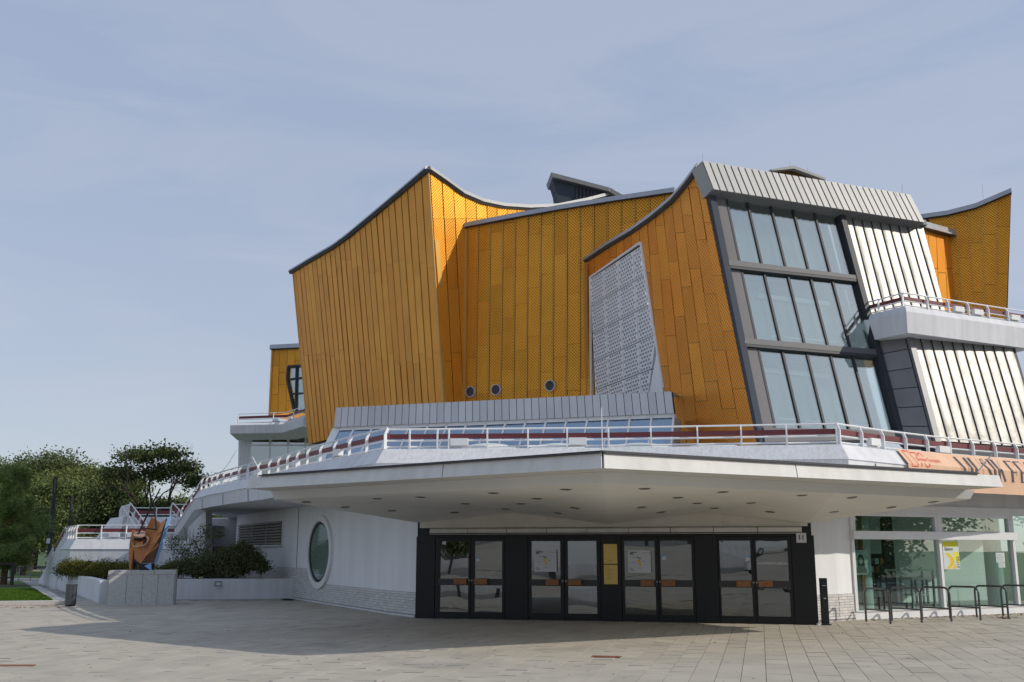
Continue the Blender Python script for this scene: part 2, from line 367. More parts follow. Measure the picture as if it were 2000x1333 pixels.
stuff(rest.build('paving_slabs', M['paver'], plaza))
# the rest of the square out of the camera's sight keeps the same paving level
pr = MB(); pr.slab([(-60, -58), (60, -58), (60, 5.6), (-60, 5.6)], -.016, -.001); struct(pr.build('square_behind_viewpoint', M['paver']))

# ================================================================ THE CONCERT HALL
hall = empty('concert_hall', (4, 34, 0), 'golden tent-roofed concert hall with white terraces, slanted glass front and a broad flat entrance canopy', 'concert hall')
def part(mb, name, m, parent=None, **k): return mb.build(name, m, parent or hall, **k)

# ---- the planes of the golden tents, each one hung on the corner of its neighbour
c0 = P(866, 790, 43.0)
F1 = Plane(c0, (-.503, .864, 0), Vector((0, 0, 1))*math.cos(R(7)) + Vector((-.864, -.503, 0))*math.sin(R(7)))
F2 = plane3(F1.at(838, 335), F1.at(866, 790), .7, .714)
F3 = plane3(F2.at(912, 440), F2.at(908, 785), .887, -.46)
F4 = plane3(F3.at(1148, 508), F3.at(1157, 770), .31, -.95)
GP = plane3(F4.at(1380, 385), F4.at(1480, 865), .925, .38)
F5 = vplane(P(1975, 376, 46), .9, -.43, R(2))
F5b = plane3(F5.at(1853, 452), F5.at(1867, 600), .7, .714)
FA = vplane(P(533, 680, 68), .9, -.43, 0)

gold_panels = []       # (distance, wall object, plane, cell, material)
def tile_wall(name, pl, polypx, quadpx, ncol, rows, m, gap=.012, th=.035, colgap=None, backm='gold_back', prm=None, batten=False):
    poly = ccw(pl.hits(polypx)); quad = pl.hits(quadpx)
    b = MB(); b.prism(pl, poly, -.05, -.002); wall = part(b, name, M[backm])
    w_ = math.hypot(quad[1][0]-quad[0][0], quad[1][1]-quad[0][1]); h_ = math.hypot(quad[3][0]-quad[0][0], quad[3][1]-quad[0][1])
    cg = (colgap or gap)/w_; rg = gap/h_
    bt = MB()
    for c in range(ncol):
        s0, s1 = c/ncol+cg, (c+1)/ncol-cg
        rr = rows(c)
        for r0, r1 in zip(rr[:-1], rr[1:]):
            cell = [bil(quad, s0, r0+rg), bil(quad, s1, r0+rg), bil(quad, s1, r1-rg), bil(quad, s0, r1-rg)]
            cp = clip(poly, cell)
            if len(cp) < 3 or abs(area(cp)) < .02: continue
            cx = sum(p[0] for p in cp)/len(cp); cy = sum(p[1] for p in cp)/len(cp)
            gold_panels.append((-abs(area(cp)), wall, pl, cp, m, th, (prm or name)))
        if batten and c:
            a, d = bil(quad, c/ncol, 0), bil(quad, c/ncol, 1)
            strip = clip(poly, [(a[0]-.02, a[1]), (a[0]+.02, a[1]), (d[0]+.02, d[1]), (d[0]-.02, d[1])])
            if len(strip) > 2: bt.prism(pl, strip, 0, .06)
    if bt.f: stuff(bt.build('standing_seams', M['gold_flat'], wall))
    return wall
def jrows(n, jit, base=0.0, step=0.0):
    def f(c):
        o = (base+step*c) % (1.0/n) if step else 0
        return [-.3] + [min(1.3, max(-.2, k/n + o + random.uniform(-jit, jit))) for k in range(0, n+1)] + [1.3]
    return f
# F1: left tent, in its own shade
f1_top = [(571, 533), (612, 508), (655, 484), (684, 463), (740, 416), (792, 373), (838, 335)]
f1_poly = f1_top + [(866, 790), (870, 850), (651, 856), (604, 868)]
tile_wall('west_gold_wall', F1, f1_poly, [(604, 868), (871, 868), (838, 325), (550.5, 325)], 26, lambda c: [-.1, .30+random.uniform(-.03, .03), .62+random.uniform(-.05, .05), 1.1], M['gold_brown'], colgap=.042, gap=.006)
f2_top = [(838, 335), (868, 354), (905, 381), (940, 397), (980, 405.5), (1030, 409), (1085, 407), (1140, 396), (1200, 381)]
f2_poly = f2_top + [(1330, 372), (1330, 470), (912, 470), (909, 850), (870, 850), (866, 790)]
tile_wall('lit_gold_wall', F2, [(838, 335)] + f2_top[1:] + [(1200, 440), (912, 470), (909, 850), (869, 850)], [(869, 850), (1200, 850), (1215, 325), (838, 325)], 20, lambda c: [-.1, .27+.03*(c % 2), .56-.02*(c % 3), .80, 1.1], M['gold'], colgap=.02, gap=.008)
f3_poly = [(912, 446), (1000, 430), (1100, 412), (1200, 396), (1312, 380), (1340, 376), (1300, 850), (908, 850)]
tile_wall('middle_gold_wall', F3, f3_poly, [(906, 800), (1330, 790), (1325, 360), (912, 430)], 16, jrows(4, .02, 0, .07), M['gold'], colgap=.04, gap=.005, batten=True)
f4_top = [(1148, 512), (1190, 482), (1240, 452), (1280, 424), (1318, 392), (1345, 361), (1367, 334)]
scr = [(1155, 541), (1253, 472), (1297, 756), (1299, 800), (1158, 800)]
f4_poly = f4_top + [(1380, 385), (1482, 875), (1300, 880), (1299, 790), (1297, 756), (1253, 472), (1155, 541), (1158, 800), (1150, 800)]
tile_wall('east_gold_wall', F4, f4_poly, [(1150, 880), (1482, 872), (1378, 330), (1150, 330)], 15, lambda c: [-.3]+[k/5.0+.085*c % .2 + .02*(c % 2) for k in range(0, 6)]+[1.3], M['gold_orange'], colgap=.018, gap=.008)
f5_top = [(1795, 428), (1850, 420), (1905, 406), (1975, 378)]
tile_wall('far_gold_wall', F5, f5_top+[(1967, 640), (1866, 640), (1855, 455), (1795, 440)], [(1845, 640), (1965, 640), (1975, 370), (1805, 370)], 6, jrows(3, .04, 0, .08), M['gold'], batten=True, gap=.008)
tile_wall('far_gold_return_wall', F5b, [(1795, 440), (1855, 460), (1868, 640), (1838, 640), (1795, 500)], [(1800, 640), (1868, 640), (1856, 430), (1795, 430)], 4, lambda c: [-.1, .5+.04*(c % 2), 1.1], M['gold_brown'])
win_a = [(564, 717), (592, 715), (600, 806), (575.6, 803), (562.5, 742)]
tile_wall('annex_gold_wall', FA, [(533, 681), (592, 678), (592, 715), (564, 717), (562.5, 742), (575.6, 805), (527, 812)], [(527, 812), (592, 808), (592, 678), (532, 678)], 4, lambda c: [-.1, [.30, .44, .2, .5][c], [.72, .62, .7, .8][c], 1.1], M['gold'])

gold_panels.sort(key=lambda g: g[0])
rests = {}
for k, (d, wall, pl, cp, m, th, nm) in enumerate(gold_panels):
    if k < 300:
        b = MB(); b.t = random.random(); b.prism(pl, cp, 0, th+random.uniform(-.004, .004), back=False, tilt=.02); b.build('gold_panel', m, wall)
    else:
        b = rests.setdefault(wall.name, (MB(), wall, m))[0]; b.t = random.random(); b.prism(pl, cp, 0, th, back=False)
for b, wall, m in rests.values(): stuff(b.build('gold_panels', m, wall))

# ---- roof edges
def coping(pl, toppx, hpx_m=.24, outw=.22, inw=.12, name='roof_edge', m='cope', dark=.12, parent=None):
    q = pl.hits(toppx); b = MB(); d_ = MB()
    for i in range(len(q)-1):
        (a0, b0), (a1, b1) = q[i], q[i+1]
        e = .0
        pts = [pl.pt(a0, b0-hpx_m, outw), pl.pt(a1, b1-hpx_m, outw), pl.pt(a1, b1-hpx_m, -inw), pl.pt(a0, b0-hpx_m, -inw)]
        tp = [pl.pt(a0, b0, outw-.05), pl.pt(a1, b1, outw-.05), pl.pt(a1, b1, -inw), pl.pt(a0, b0, -inw)]
        b.hull8(pts, tp)
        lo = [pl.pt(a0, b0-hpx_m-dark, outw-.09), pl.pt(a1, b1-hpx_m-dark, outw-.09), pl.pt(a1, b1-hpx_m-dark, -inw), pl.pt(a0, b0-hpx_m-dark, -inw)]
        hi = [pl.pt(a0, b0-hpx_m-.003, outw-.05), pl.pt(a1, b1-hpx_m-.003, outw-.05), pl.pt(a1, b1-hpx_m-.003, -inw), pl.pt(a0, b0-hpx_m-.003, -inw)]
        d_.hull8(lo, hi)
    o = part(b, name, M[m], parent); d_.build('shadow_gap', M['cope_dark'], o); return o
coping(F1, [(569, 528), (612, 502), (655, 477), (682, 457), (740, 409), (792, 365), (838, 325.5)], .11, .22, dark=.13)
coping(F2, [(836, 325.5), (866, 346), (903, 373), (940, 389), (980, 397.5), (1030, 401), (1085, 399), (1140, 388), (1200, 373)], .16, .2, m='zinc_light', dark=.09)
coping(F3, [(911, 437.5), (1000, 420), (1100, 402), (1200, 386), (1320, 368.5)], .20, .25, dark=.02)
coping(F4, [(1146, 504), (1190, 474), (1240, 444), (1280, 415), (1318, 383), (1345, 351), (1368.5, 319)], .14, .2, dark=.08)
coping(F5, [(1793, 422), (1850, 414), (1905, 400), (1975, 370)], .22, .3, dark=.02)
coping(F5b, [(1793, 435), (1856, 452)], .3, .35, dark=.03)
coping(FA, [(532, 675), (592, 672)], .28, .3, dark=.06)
# corner strips and rain pipes on the gold
def strip(pl, a, b, w_, off, name, m, d=.05):
    p, q = pl.at(*a, off), pl.at(*b, off); s = MB(); s.bar(p, q, w_, d, pl.n); return part(s, name, M[m])
strip(F1, (838, 338), (871, 850), .12, .03, 'corner_strip', 'gold_flat', .04)
strip(F2, (851, 470), (858, 560), .24, .06, 'corner_plate', 'gold_flat', .05)
strip(F2, (860, 680), (868, 790), .2, .06, 'corner_plate', 'gold_flat', .05)
strip(F3, (911, 450), (908, 800), .2, .10, 'rain_pipe', 'gold_flat', .12)
strip(F4, (1150, 515), (1154, 800), .12, .16, 'rain_pipe', 'gold_flat', .12)
strip(F5b, (1866, 465), (1868, 640), .3, .08, 'rain_pipe', 'gold_flat', .1)
strip(F1, (573, 534), (604, 868), .1, .03, 'corner_strip', 'gold_flat', .04)
strip(FA, (533, 681), (527, 812), .12, .05, 'corner_strip', 'gold_flat', .08)
# undersides, hidden flanks and roof decks that close the tents
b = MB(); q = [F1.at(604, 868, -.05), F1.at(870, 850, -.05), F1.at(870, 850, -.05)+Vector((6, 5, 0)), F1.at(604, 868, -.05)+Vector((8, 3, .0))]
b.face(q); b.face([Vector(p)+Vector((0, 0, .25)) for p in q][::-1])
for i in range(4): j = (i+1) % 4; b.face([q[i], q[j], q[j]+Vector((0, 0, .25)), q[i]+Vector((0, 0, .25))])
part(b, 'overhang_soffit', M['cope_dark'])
b = MB()
r1 = [F1.at(*p, -.3) for p in f1_top]; r2 = [F2.at(*p, -.3) for p in f2_top]
ctr = Vector((6, 62, 15.5))
for r_ in (r1, r2):
    for i in range(len(r_)-1): b.face([r_[i]-Vector((0, 0, .15)), r_[i+1]-Vector((0, 0, .15)), ctr])
part(b, 'tent_roof', M['cope'])
b = MB(); r3 = [F3.at(*p, -.3) for p in f3_poly[:6]]; c3 = r3[-1]+Vector((9, 12, 1))
for i in range(5): b.face([r3[i]-Vector((0, 0, .2)), r3[i+1]-Vector((0, 0, .2)), c3])
r4 = [F4.at(*p, -.3) for p in f4_top]
for i in range(len(r4)-1): b.face([r4[i]-Vector((0, 0, .2)), r4[i+1]-Vector((0, 0, .2)), c3])
part(b, 'tent_roof', M['cope'])
b = MB(); q0 = F5.at(1975, 378); q1 = F5.at(1967, 640)
b.face([q0, q1, q1+Vector((-3, 12, 0)), q0+Vector((-3, 12, -1))]); part(b, 'far_gold_flank', M['gold_brown'])
b = MB(); q0 = FA.at(533, 681, -.3); q1 = FA.at(527, 812, -.3); b.face([q0, q1, q1+Vector((2, 8, 0)), q0+Vector((2, 8, 0))]); part(b, 'annex_flank', M['gold_brown'])

# ---- portholes
for (px, py) in ((921, 766), (971, 762), (1076.5, 754)):
    a, bb = F3.hit(px, py); r_ = .235
    b = MB(); n_ = 28
    for k in range(n_):
        t0, t1 = 2*math.pi*k/n_, 2*math.pi*(k+1)/n_
        for (ri, ro, oi, oo) in ((r_*.86, r_, .14, .14), ):
            f_ = lambda r, t, o: F3.pt(a+r*math.cos(t), bb+r*math.sin(t), o)
            b.face([f_(ri, t0, .15), f_(ro, t0, .15), f_(ro, t1, .15), f_(ri, t1, .15)])
            b.face([f_(ro, t0, .15), f_(ro, t0, .0), f_(ro, t1, .0), f_(ro, t1, .15)])
            b.face([f_(ri, t1, .15), f_(ri, t1, .05), f_(ri, t0, .05), f_(ri, t0, .15)])
    ring = part(b, 'porthole_vent', M['zinc'])
    b = MB(); b.face([F3.pt(a+r_*.9*math.cos(2*math.pi*k/n_), bb+r_*.9*math.sin(2*math.pi*k/n_), .045) for k in range(n_)]); b.build('vent_back', M['frame'], ring)
    b = MB()
    for k in range(-3, 4):
        x = k*r_*.24; h = math.sqrt(max(0, (r_*.86)**2-x*x)); b.bar(F3.pt(a+x, bb-h, .10), F3.pt(a+x, bb+h, .10), .014, .04, F3.n)
    b.build('grille', M['zdark'], ring)

# ---- perforated screen in the east gold wall
sp = ccw(F4.hits(scr)); b = MB(); b.prism(F4, sp, -.34, -.30); scrw = part(b, 'perforated_screen', M['inter_dark'])
tri_split = F4.hits([(1283, 660), (1264, 800)])
QL = F4.hits([(1158, 850), (1310, 850), (1310, 430), (1155, 430)])
u0 = F4.hit(1155, 560)[0]; u3 = F4.hit(1248, 560)[0]; cw = (F4.hit(1243.5, 600)[0]-F4.hit(1155.5, 600)[0])/3
v_rows = [F4.hit(1156, y)[1] for y in (541+58, 655, 710, 766)]
dv = (v_rows[0]-v_rows[-1])/3; vtop = v_rows[0]
def inside(poly, p):
    c = False; n_ = len(poly)
    for i in range(n_):
        x1, y1 = poly[i]; x2, y2 = poly[(i+1) % n_]
        if (y1 > p[1]) != (y2 > p[1]) and p[0] < (x2-x1)*(p[1]-y1)/(y2-y1)+x1: c = not c
    return c
e0, e1 = tri_split
edge_right = clip(sp, [(e0[0], e0[1]), (e0[0]+(e0[0]-e1[0])*-.0+9, e0[1]+.0), (e1[0]+9, e1[1]), (e1[0], e1[1])])
def plate(poly):
    """one aluminium plate with staggered oval openings cut through it"""
    mb = MB(); xs = [p[0] for p in poly]; ys = [p[1] for p in poly]
    x0, x1, y0, y1 = min(xs), max(xs), min(ys), max(ys)
    rows = max(1, int(round((y1-y0)/(dv/8.0)))); rh = (y1-y0)/rows; cwid = cw/6.5
    for j in range(rows):
        yb, yt = y0+j*rh, y0+(j+1)*rh
        edges = [x0-cwid]; x = x0+(cwid*.5 if j % 2 else .0)
        if x > x0: edges = [x0]
        else: edges = [x0]; x = x0+cwid
        while x < x1-.01: edges.append(x); x += cwid
        edges.append(x1)
        for xa, xb in zip(edges[:-1], edges[1:]):
            cell = [(xa, yb), (xb, yb), (xb, yt), (xa, yt)]; cp = clip(poly, cell)
            if len(cp) < 3: continue
            if abs(area(cp)) > .985*abs(area(cell)) and xb-xa > cwid*.8 and 0 <= j < rows:
                cx, cy = (xa+xb)/2, (yb+yt)/2; rx, ry = (xb-xa)*.42, rh*.41; n_ = 8
                corner = [(xa, yb), (cx, yb), (xb, yb), (xb, cy), (xb, yt), (cx, yt), (xa, yt), (xa, cy)]
                hole = [(cx+rx*math.cos(t), cy+ry*math.sin(t)) for t in [math.pi*(1.25+.25*k) for k in range(8)]]
                for k in range(8):
                    k2 = (k+1) % 8; mb.face([F4.pt(*p, .05) for p in (corner[k], corner[k2], hole[k2], hole[k])])
                    mb.face([F4.pt(*hole[k], .05), F4.pt(*hole[k2], .05), F4.pt(*hole[k2], -.03), F4.pt(*hole[k], -.03)])
            else: mb.face([F4.pt(*p, .05) for p in ccw(cp)])
    n_ = len(poly)
    for i in range(n_):
        p, q = poly[i], poly[(i+1) % n_]; mb.face([F4.pt(*p, .05), F4.pt(*q, .05), F4.pt(*q, -.06), F4.pt(*p, -.06)])
    return mb
left_part = clip(sp, [(u0-3, e1[1]-6), (e1[0]+(e1[0]-e0[0])*(6/(e0[1]-e1[1]))*1.0, e1[1]-6), (e1[0], e1[1]), (e0[0], e0[1]), (e0[0]+(e0[0]-e1[0])*(8/(e0[1]-e1[1])), e0[1]+8), (u0-3, e0[1]+8)])
for c in range(4):
    for r_ in range(-1, 6):
        g_ = .024
        cell = [(u0+c*cw+g_, vtop-(r_+1)*dv+.022), (u0+(c+1)*cw-g_, vtop-(r_+1)*dv+.022), (u0+(c+1)*cw-g_, vtop-r_*dv-.022), (u0+c*cw+g_, vtop-r_*dv-.022)]
        # plate joints in row -1 reach up to the sloping head
        cp = clip(left_part, cell)
        if len(cp) < 3 or abs(area(cp)) < .05: continue
        plate(ccw(cp)).build('perforated_plate', M['plate'], scrw)
rp_ = clip(sp, [(e0[0], e0[1]+8*(e0[1]-e1[1])/(e0[1]-e1[1])), (e0[0]+8, e0[1]+8), (e1[0]+8, e1[1]-6), (e1[0], e1[1]-6)])
tri = F4.hits([(1286, 685), (1297, 756), (1299, 800), (1265, 800)])
b = MB(); b.prism(F4, ccw(tri), -.05, .06); b.build('blank_plate', M['plate'], scrw)
b = MB(); b.bar(F4.at(1254, 474, .055), F4.at(1298, 758, .055), .07, .08, F4.n); b.bar(F4.at(1154, 543, .055), F4.at(1254, 474, .055), .06, .08, F4.n); b.bar(F4.at(1155, 543, .055), F4.at(1158, 800, .055), .06, .08, F4.n); b.build('screen_frame', M['plate'], scrw)

# ---- slanted glass front
gf = MB(); gf.prism(GP, ccw(GP.hits([(1400, 383), (1634, 411), (1752, 846), (1500, 872)])), -.62, -.58)
gfront = part(gf, 'glass_front', M['inter'])
# pale blinds and gallery floors seen inside
b = MB()
for y0, y1 in ((516, 524), (668, 677)):
    b.prism(GP, ccw(GP.hits([(1462, y0+6), (1665, y0+32), (1665, y1+32), (1462, y1+6)])), -.57, -.25)
b.build('floor_edge', M['zinc_light'], gfront)
b = MB()
for y in (556, 700): b.prism(GP, ccw(GP.hits([(1500, y+4), (1640, y+20), (1640, y+28), (1500, y+12)])), -.57, -.5)
for y in (650, 810): b.prism(GP, ccw(GP.hits([(1520, y-4), (1700, y+12), (1700, y+15), (1520, y-1)])), -.4, -.36)
b.build('inner_handrail', M['inter_bright'], gfront)
mt = [(1416, 386), (1457, 391), (1502, 396), (1545, 401), (1586, 406), (1631, 411)]
mbm = [(1512, 838), (1562, 840), (1611, 842), (1658, 843), (1703, 845), (1751, 847)]
T1L = [(1417, 512), (1670, 543)]; T1H = [(1418, 523), (1670, 550)]
T2L = [(1448.6, 665), (1707.5, 687)]; T2H = [(1448, 675.5), (1707.5, 697.5)]
def isect(a, b, c, d):
    x1, y1 = a; x2, y2 = b; x3, y3 = c; x4, y4 = d
    D = (x1-x2)*(y3-y4)-(y1-y2)*(x3-x4)
    return (((x1*y2-y1*x2)*(x3-x4)-(x1-x2)*(x3*y4-y3*x4))/D, ((x1*y2-y1*x2)*(y3-y4)-(y1-y2)*(x3*y4-y3*x4))/D)
lvl = [((1392, 384), (1634, 411)), tuple(T1L), tuple(T1H), tuple(T2L), tuple(T2H), ((1492, 846), (1752, 848))]
left_edge = ((1391, 383), (1491, 862))
for row in range(3):
    ta, tb = lvl[row*2], lvl[row*2+1]
    for c in range(-1, 5):
        la = left_edge if c < 0 else (mt[c], mbm[c]); lb = (mt[0], mbm[0]) if c < 0 else (mt[c+1], mbm[c+1])
        qd = [isect(*la, *tb), isect(*lb, *tb), isect(*lb, *ta), isect(*la, *ta)]
        h = ccw(GP.hits(qd))
        cx = sum(p[0] for p in h)/4; cy = sum(p[1] for p in h)/4
        h = [(p[0]+(cx-p[0])*.03, p[1]+(cy-p[1])*.012) for p in h]
        b = MB(); b.t = random.random()
        if c < 0: b.prism(GP, h, -.02, .05); b.build('grey_panel', M['gpanel'], gfront)
        else:
            b.prism(GP, h, 0, .024, tilt=.005); b.build('glass_pane', M['glassb'], gfront)
for k in range(6):
    b = MB(); pa, pb_ = GP.at(*mt[k], .03), GP.at(*mbm[k], .03); b.bar(pa, pb_, .075, .07, GP.n); o = b.build('mullion', M['frame'], gfront)
for (a, c, hgt) in ((T1L, T1H, .0), (T2L, T2H, .0)):
    qd = [c[0], c[1], a[1], a[0]]; b = MB(); b.prism(GP, ccw(GP.hits(qd)), -.1, .17); b.build('transom', M['trans'], gfront)
    b = MB(); b.prism(GP, ccw(GP.hits([(c[0][0]-2, c[0][1]+5), (c[1][0]+2, c[1][1]+5), (c[1][0]+2, c[1][1]), (c[0][0]-2, c[0][1])])), -.1, .16); b.build('transom_shadow_profile', M['frame'], gfront)
b = MB(); b.prism(GP, ccw(GP.hits([(1486, 868), (1760, 862), (1755, 845), (1484, 840)])), -.1, .2); b.build('base_sill', M['trans'], gfront)
b = MB(); b.prism(GP, ccw(GP.hits([(1380, 383), (1392, 383), (1493, 880), (1481, 880)])), -.02, .16); part(b, 'edge_trim', M['trim'])
b = MB(); b.prism(GP, ccw(GP.hits([(1630, 409), (1640, 411), (1762, 866), (1750, 860)])), -.1, .19); part(b, 'edge_trim', M['frame'])
b = MB(); b.prism(GP, ccw(GP.hits([(1384, 372), (1800, 436), (1803, 446), (1386, 386)])), -.6, .22); part(b, 'head_trim', M['trans'])
# crown of pale standing-seam zinc
CRp = Plane(GP.pt(0, 0, .45), GP.u, GP.v)
b = MB(); crpoly = ccw(CRp.hits([(1369, 317), (1772, 381), (1805, 436), (1391, 371)])); b.prism(CRp, crpoly, -.55, -.002); crown = part(b, 'metal_crown', M['zdark'])
crq = CRp.hits([(1391, 371), (1805, 436), (1777, 382), (1370, 316)])
for c in range(32):
    cell = [bil(crq, c/32.+.0034, 0.0), bil(crq, (c+1)/32.-.0034, 0.0), bil(crq, (c+1)/32.-.0034, 1), bil(crq, c/32.+.0034, 1)]
    b = MB(); b.t = random.random(); b.prism(CRp, ccw(cell), 0, .05); b.build('zinc_sheet', M['zinc_light'], crown)
b = MB(); sh = CRp.u*-.004
b.face([CRp.at(1369, 317, .05)+sh, CRp.at(1391, 371, .05)+sh, CRp.at(1391, 371, -.55)+sh, CRp.at(1369, 317, -.55)+sh]); b.build('crown_cheek', M['zinc_light'], crown)
# bright brushed cladding right of the glass
def metal_field(pl, poly, quad, n_, name, m, off=0.0, mat2=None, rows=(0, 1)):
    h = ccw(pl.hits(poly)); b = MB(); b.prism(pl, h, -.6, off); o = part(b, name, M['seam'])
    q = pl.hits(quad)
    for c in range(n_):
        for r0, r1 in zip(rows[:-1], rows[1:]):
            g_ = .02 if len(rows) == 2 else .0; gr = .004 if len(rows) > 2 else 0
            cp = clip(h, [bil(q, (c+g_)/n_, r0+gr), bil(q, (c+1-g_)/n_, r0+gr), bil(q, (c+1-g_)/n_, r1-gr), bil(q, (c+g_)/n_, r1-gr)])
            if len(cp) < 3: continue
            b = MB(); b.t = random.random(); s0_, s1_ = (c+g_)/n_, (c+1-g_)/n_; nb_ = 10; bul = random.uniform(.011, .019); ph_ = random.uniform(0, 6)
            def so(pt):
                t_ = .5
                for _ in range(3):
                    A_0, A_1 = bil(q, s0_, t_), bil(q, s1_, t_); t_ += (pt[1]-(A_0[1]+A_1[1])/2)/max(1e-6, (q[3][1]-q[0][1]))
                s__ = (pt[0]-A_0[0])/(A_1[0]-A_0[0]); return max(0, min(1, s__)), t_
            for kk in range(nb_):
                for rr_ in range(6):
                    sa_, sb_ = s0_+(s1_-s0_)*kk/nb_, s0_+(s1_-s0_)*(kk+1)/nb_; ra_, rb_ = r0+(r1-r0)*rr_/6, r0+(r1-r0)*(rr_+1)/6
                    cq = clip(h, [bil(q, sa_, ra_), bil(q, sb_, ra_), bil(q, sb_, rb_), bil(q, sa_, rb_)])
                    if len(cq) < 3: continue
                    pts_ = []
                    for pt in ccw(cq):
                        sx_, tt_ = so(pt); pts_.append(pl.pt(pt[0], pt[1], off+.03+bul*(1-(2*sx_-1)**2)*(1+.35*math.sin(tt_*9+ph_))))
                    b.face(pts_)
            b.build('metal_sheet', M[m], o)
        if c and len(rows) == 2:
            b = MB(); a, d = bil(q, c/n_, 0.0), bil(q, c/n_, 1.0); st = clip(h, ccw([(a[0]-.009, a[1]), (a[0]+.009, a[1]), (d[0]+.009, d[1]), (d[0]-.009, d[1])]))
            if len(st) > 2: b.prism(pl, ccw(st), off, off+.065); b.build('standing_seam', M['seam'], o)
    return o
metal_field(GP, [(1640, 413), (1799, 438), (1851, 640), (1702, 662)], [(1702, 662), (1868, 662), (1799, 432), (1640, 411)], 9, 'brushed_metal_field', 'steel', .02)

# ---- upper right balcony
A1 = GP.at(1690, 617, .0); zb = A1.z
B1 = G(1768, 598, zb); C1 = G(2000, 632, zb); C2 = B1+(C1-B1)*1.03
zb_lo = P(1770, 652, B1.y).z; zb_mid = P(1768, 611, B1.y).z
back = Vector((-.38, .925, 0))
A0 = A1+(A1-B1)*.25
def outline(off): # offset the outer line outward
    d1 = (B1-A0).normalized(); n1 = Vector((d1.y, -d1.x, 0)); d2 = (C2-B1).normalized(); n2 = Vector((d2.y, -d2.x, 0))
    if n1.dot(CP-B1) < 0: n1 = -n1
    if n2.dot(CP-B1) < 0: n2 = -n2
    nb = (n1+n2).normalized(); k = off/max(.3, nb.dot(n1))
    return [A0+n1*off, B1+nb*k, C2+n2*off]
b = MB(); o0, o1_, o2_ = outline(0), outline(.14), outline(.10)
for i in range(2):
    for (p, q, z0, z1) in ((o0, o1_, zb, zb_mid), (o1_, o2_, zb_mid, zb_lo)):
        b.face([(p[i].x, p[i].y, z0), (p[i+1].x, p[i+1].y, z0), (q[i+1].x, q[i+1].y, z1), (q[i].x, q[i].y, z1)])
inn = [C2+back*1.6, A0+back*3]
b.face([(p.x, p.y, zb) for p in o0]+[(p.x, p.y, zb) for p in inn]); b.face([(p.x, p.y, zb_lo) for p in o2_]+[(p.x, p.y, zb_lo) for p in inn])
b.face([Vector((o0[2].x, o0[2].y, zb)), Vector((o2_[2].x, o2_[2].y, zb_lo)), C2+back*1.6+Vector((0, 0, zb_lo-zb)), C2+back*1.6])
part(b, 'upper_balcony', M['conc_smooth'])
# lower right metal body
M2 = Plane(B1+Vector((0, 0, 0))+Vector((-.1, .75, 0)), GP.u, GP.v)
metal_field(M2, [(1770, 640), (1975, 655), (2048, 900), (1834, 900)], [(1829, 862), (2036, 876), (1968, 655), (1770, 645)], 10, 'lower_brushed_metal_field', 'steel')
sp3 = [GP.at(1709, 660), M2.at(1770, 645), M2.at(1832, 875), GP.at(1757, 870)]
SPl = Plane(sp3[0], (sp3[1]-sp3[0]).normalized(), sp3[0]-sp3[3])
quad = [((p-SPl.o).dot(SPl.u), (p-SPl.o).dot(SPl.v)) for p in (sp3[3], sp3[2], sp3[1], sp3[0])]
b = MB(); b.prism(SPl, ccw(quad), -.5, .0); side = part(b, 'dark_metal_flank', M['seam'])
for k in range(6):
    b = MB(); b.t = random.random(); b.prism(SPl, ccw([bil(quad, .03, k/6+.004), bil(quad, .90, k/6+.004), bil(quad, .90, (k+1)/6-.004), bil(quad, .03, (k+1)/6-.004)]), 0, .035); b.build('metal_panel', M['zdark'], side)
b = MB(); b.bar(M2.at(1770, 645, .06), M2.at(1832, 880, .06), .22, .1, M2.n); part(b, 'edge_trim', M['zdark'])

# ---- skylight band on the terrace
S0 = P(1313, 765, 32.3); S1 = G(656, 797, S0.z)
SF = Plane(S0, (S1-S0), (0, 0, 1))
fl = SF.hits([(653, 835), (1317, 808), (1312, 765), (656, 797)])
b = MB(); b.prism(SF, ccw(fl), -.25, -.003); skb = part(b, 'skylight', M['seam'])
for c in range(46):
    b = MB(); b.t = random.random(); cell = [bil(fl, c/46+.0009, 0), bil(fl, (c+1)/46-.0009, 0), bil(fl, (c+1)/46-.0009, 1), bil(fl, c/46+.0009, 1)]
    b.prism(SF, ccw(cell), 0, .035); b.build('fascia_sheet', M['zinc'], skb)
b = MB(); b.prism(SF, ccw([fl[0], fl[1], (fl[1][0], fl[1][1]-.12), (fl[0][0], fl[0][1]-.12)]), -.5, -.06); b.build('fascia_soffit_strip', M['whitep'], skb)
t0, t1 = SF.at(655, 838, -.12), SF.at(1315, 812, -.12); n_ = SF.n
b0, b1 = t0+n_*1.55+Vector((0, 0, -2.5)), t1+n_*1.55+Vector((0, 0, -2.5))
SG = Plane(t0, (t1-t0), t0-b0)
gq = [((p-SG.o).dot(SG.u), (p-SG.o).dot(SG.v)) for p in (b0, b1, t1, t0)]
gq[0] = (gq[0][0]-.35*(1 if gq[0][0] < gq[1][0] else -1), gq[0][1])
for c in range(17):
    b = MB(); b.prism(SG, ccw([bil(gq, c/17+.003, 0), bil(gq, (c+1)/17-.003, 0), bil(gq, (c+1)/17-.003, 1), bil(gq, c/17+.003, 1)]), 0, .02); b.build('skylight_pane', M['glasss'], skb)
for c in range(18):
    p, q_ = SG.pt(*bil(gq, c/17, 0), .02), SG.pt(*bil(gq, c/17, 1), .02); b = MB(); b.bar(p, q_, .06 if c else .28, .09, SG.n); b.build('glazing_bar', M['whitep'], skb)
b = MB()
for s_ in (.52, ): b.bar(SG.pt(*bil(gq, 0, s_), .0), SG.pt(*bil(gq, 1, s_), .0), .03, .04, SG.n)
b.bar(SG.pt(*bil(gq, 0, .03), .03), SG.pt(*bil(gq, 1, .03), .03), .12, .1, SG.n); b.build('glazing_rail', M['whitep'], skb)
b = MB()
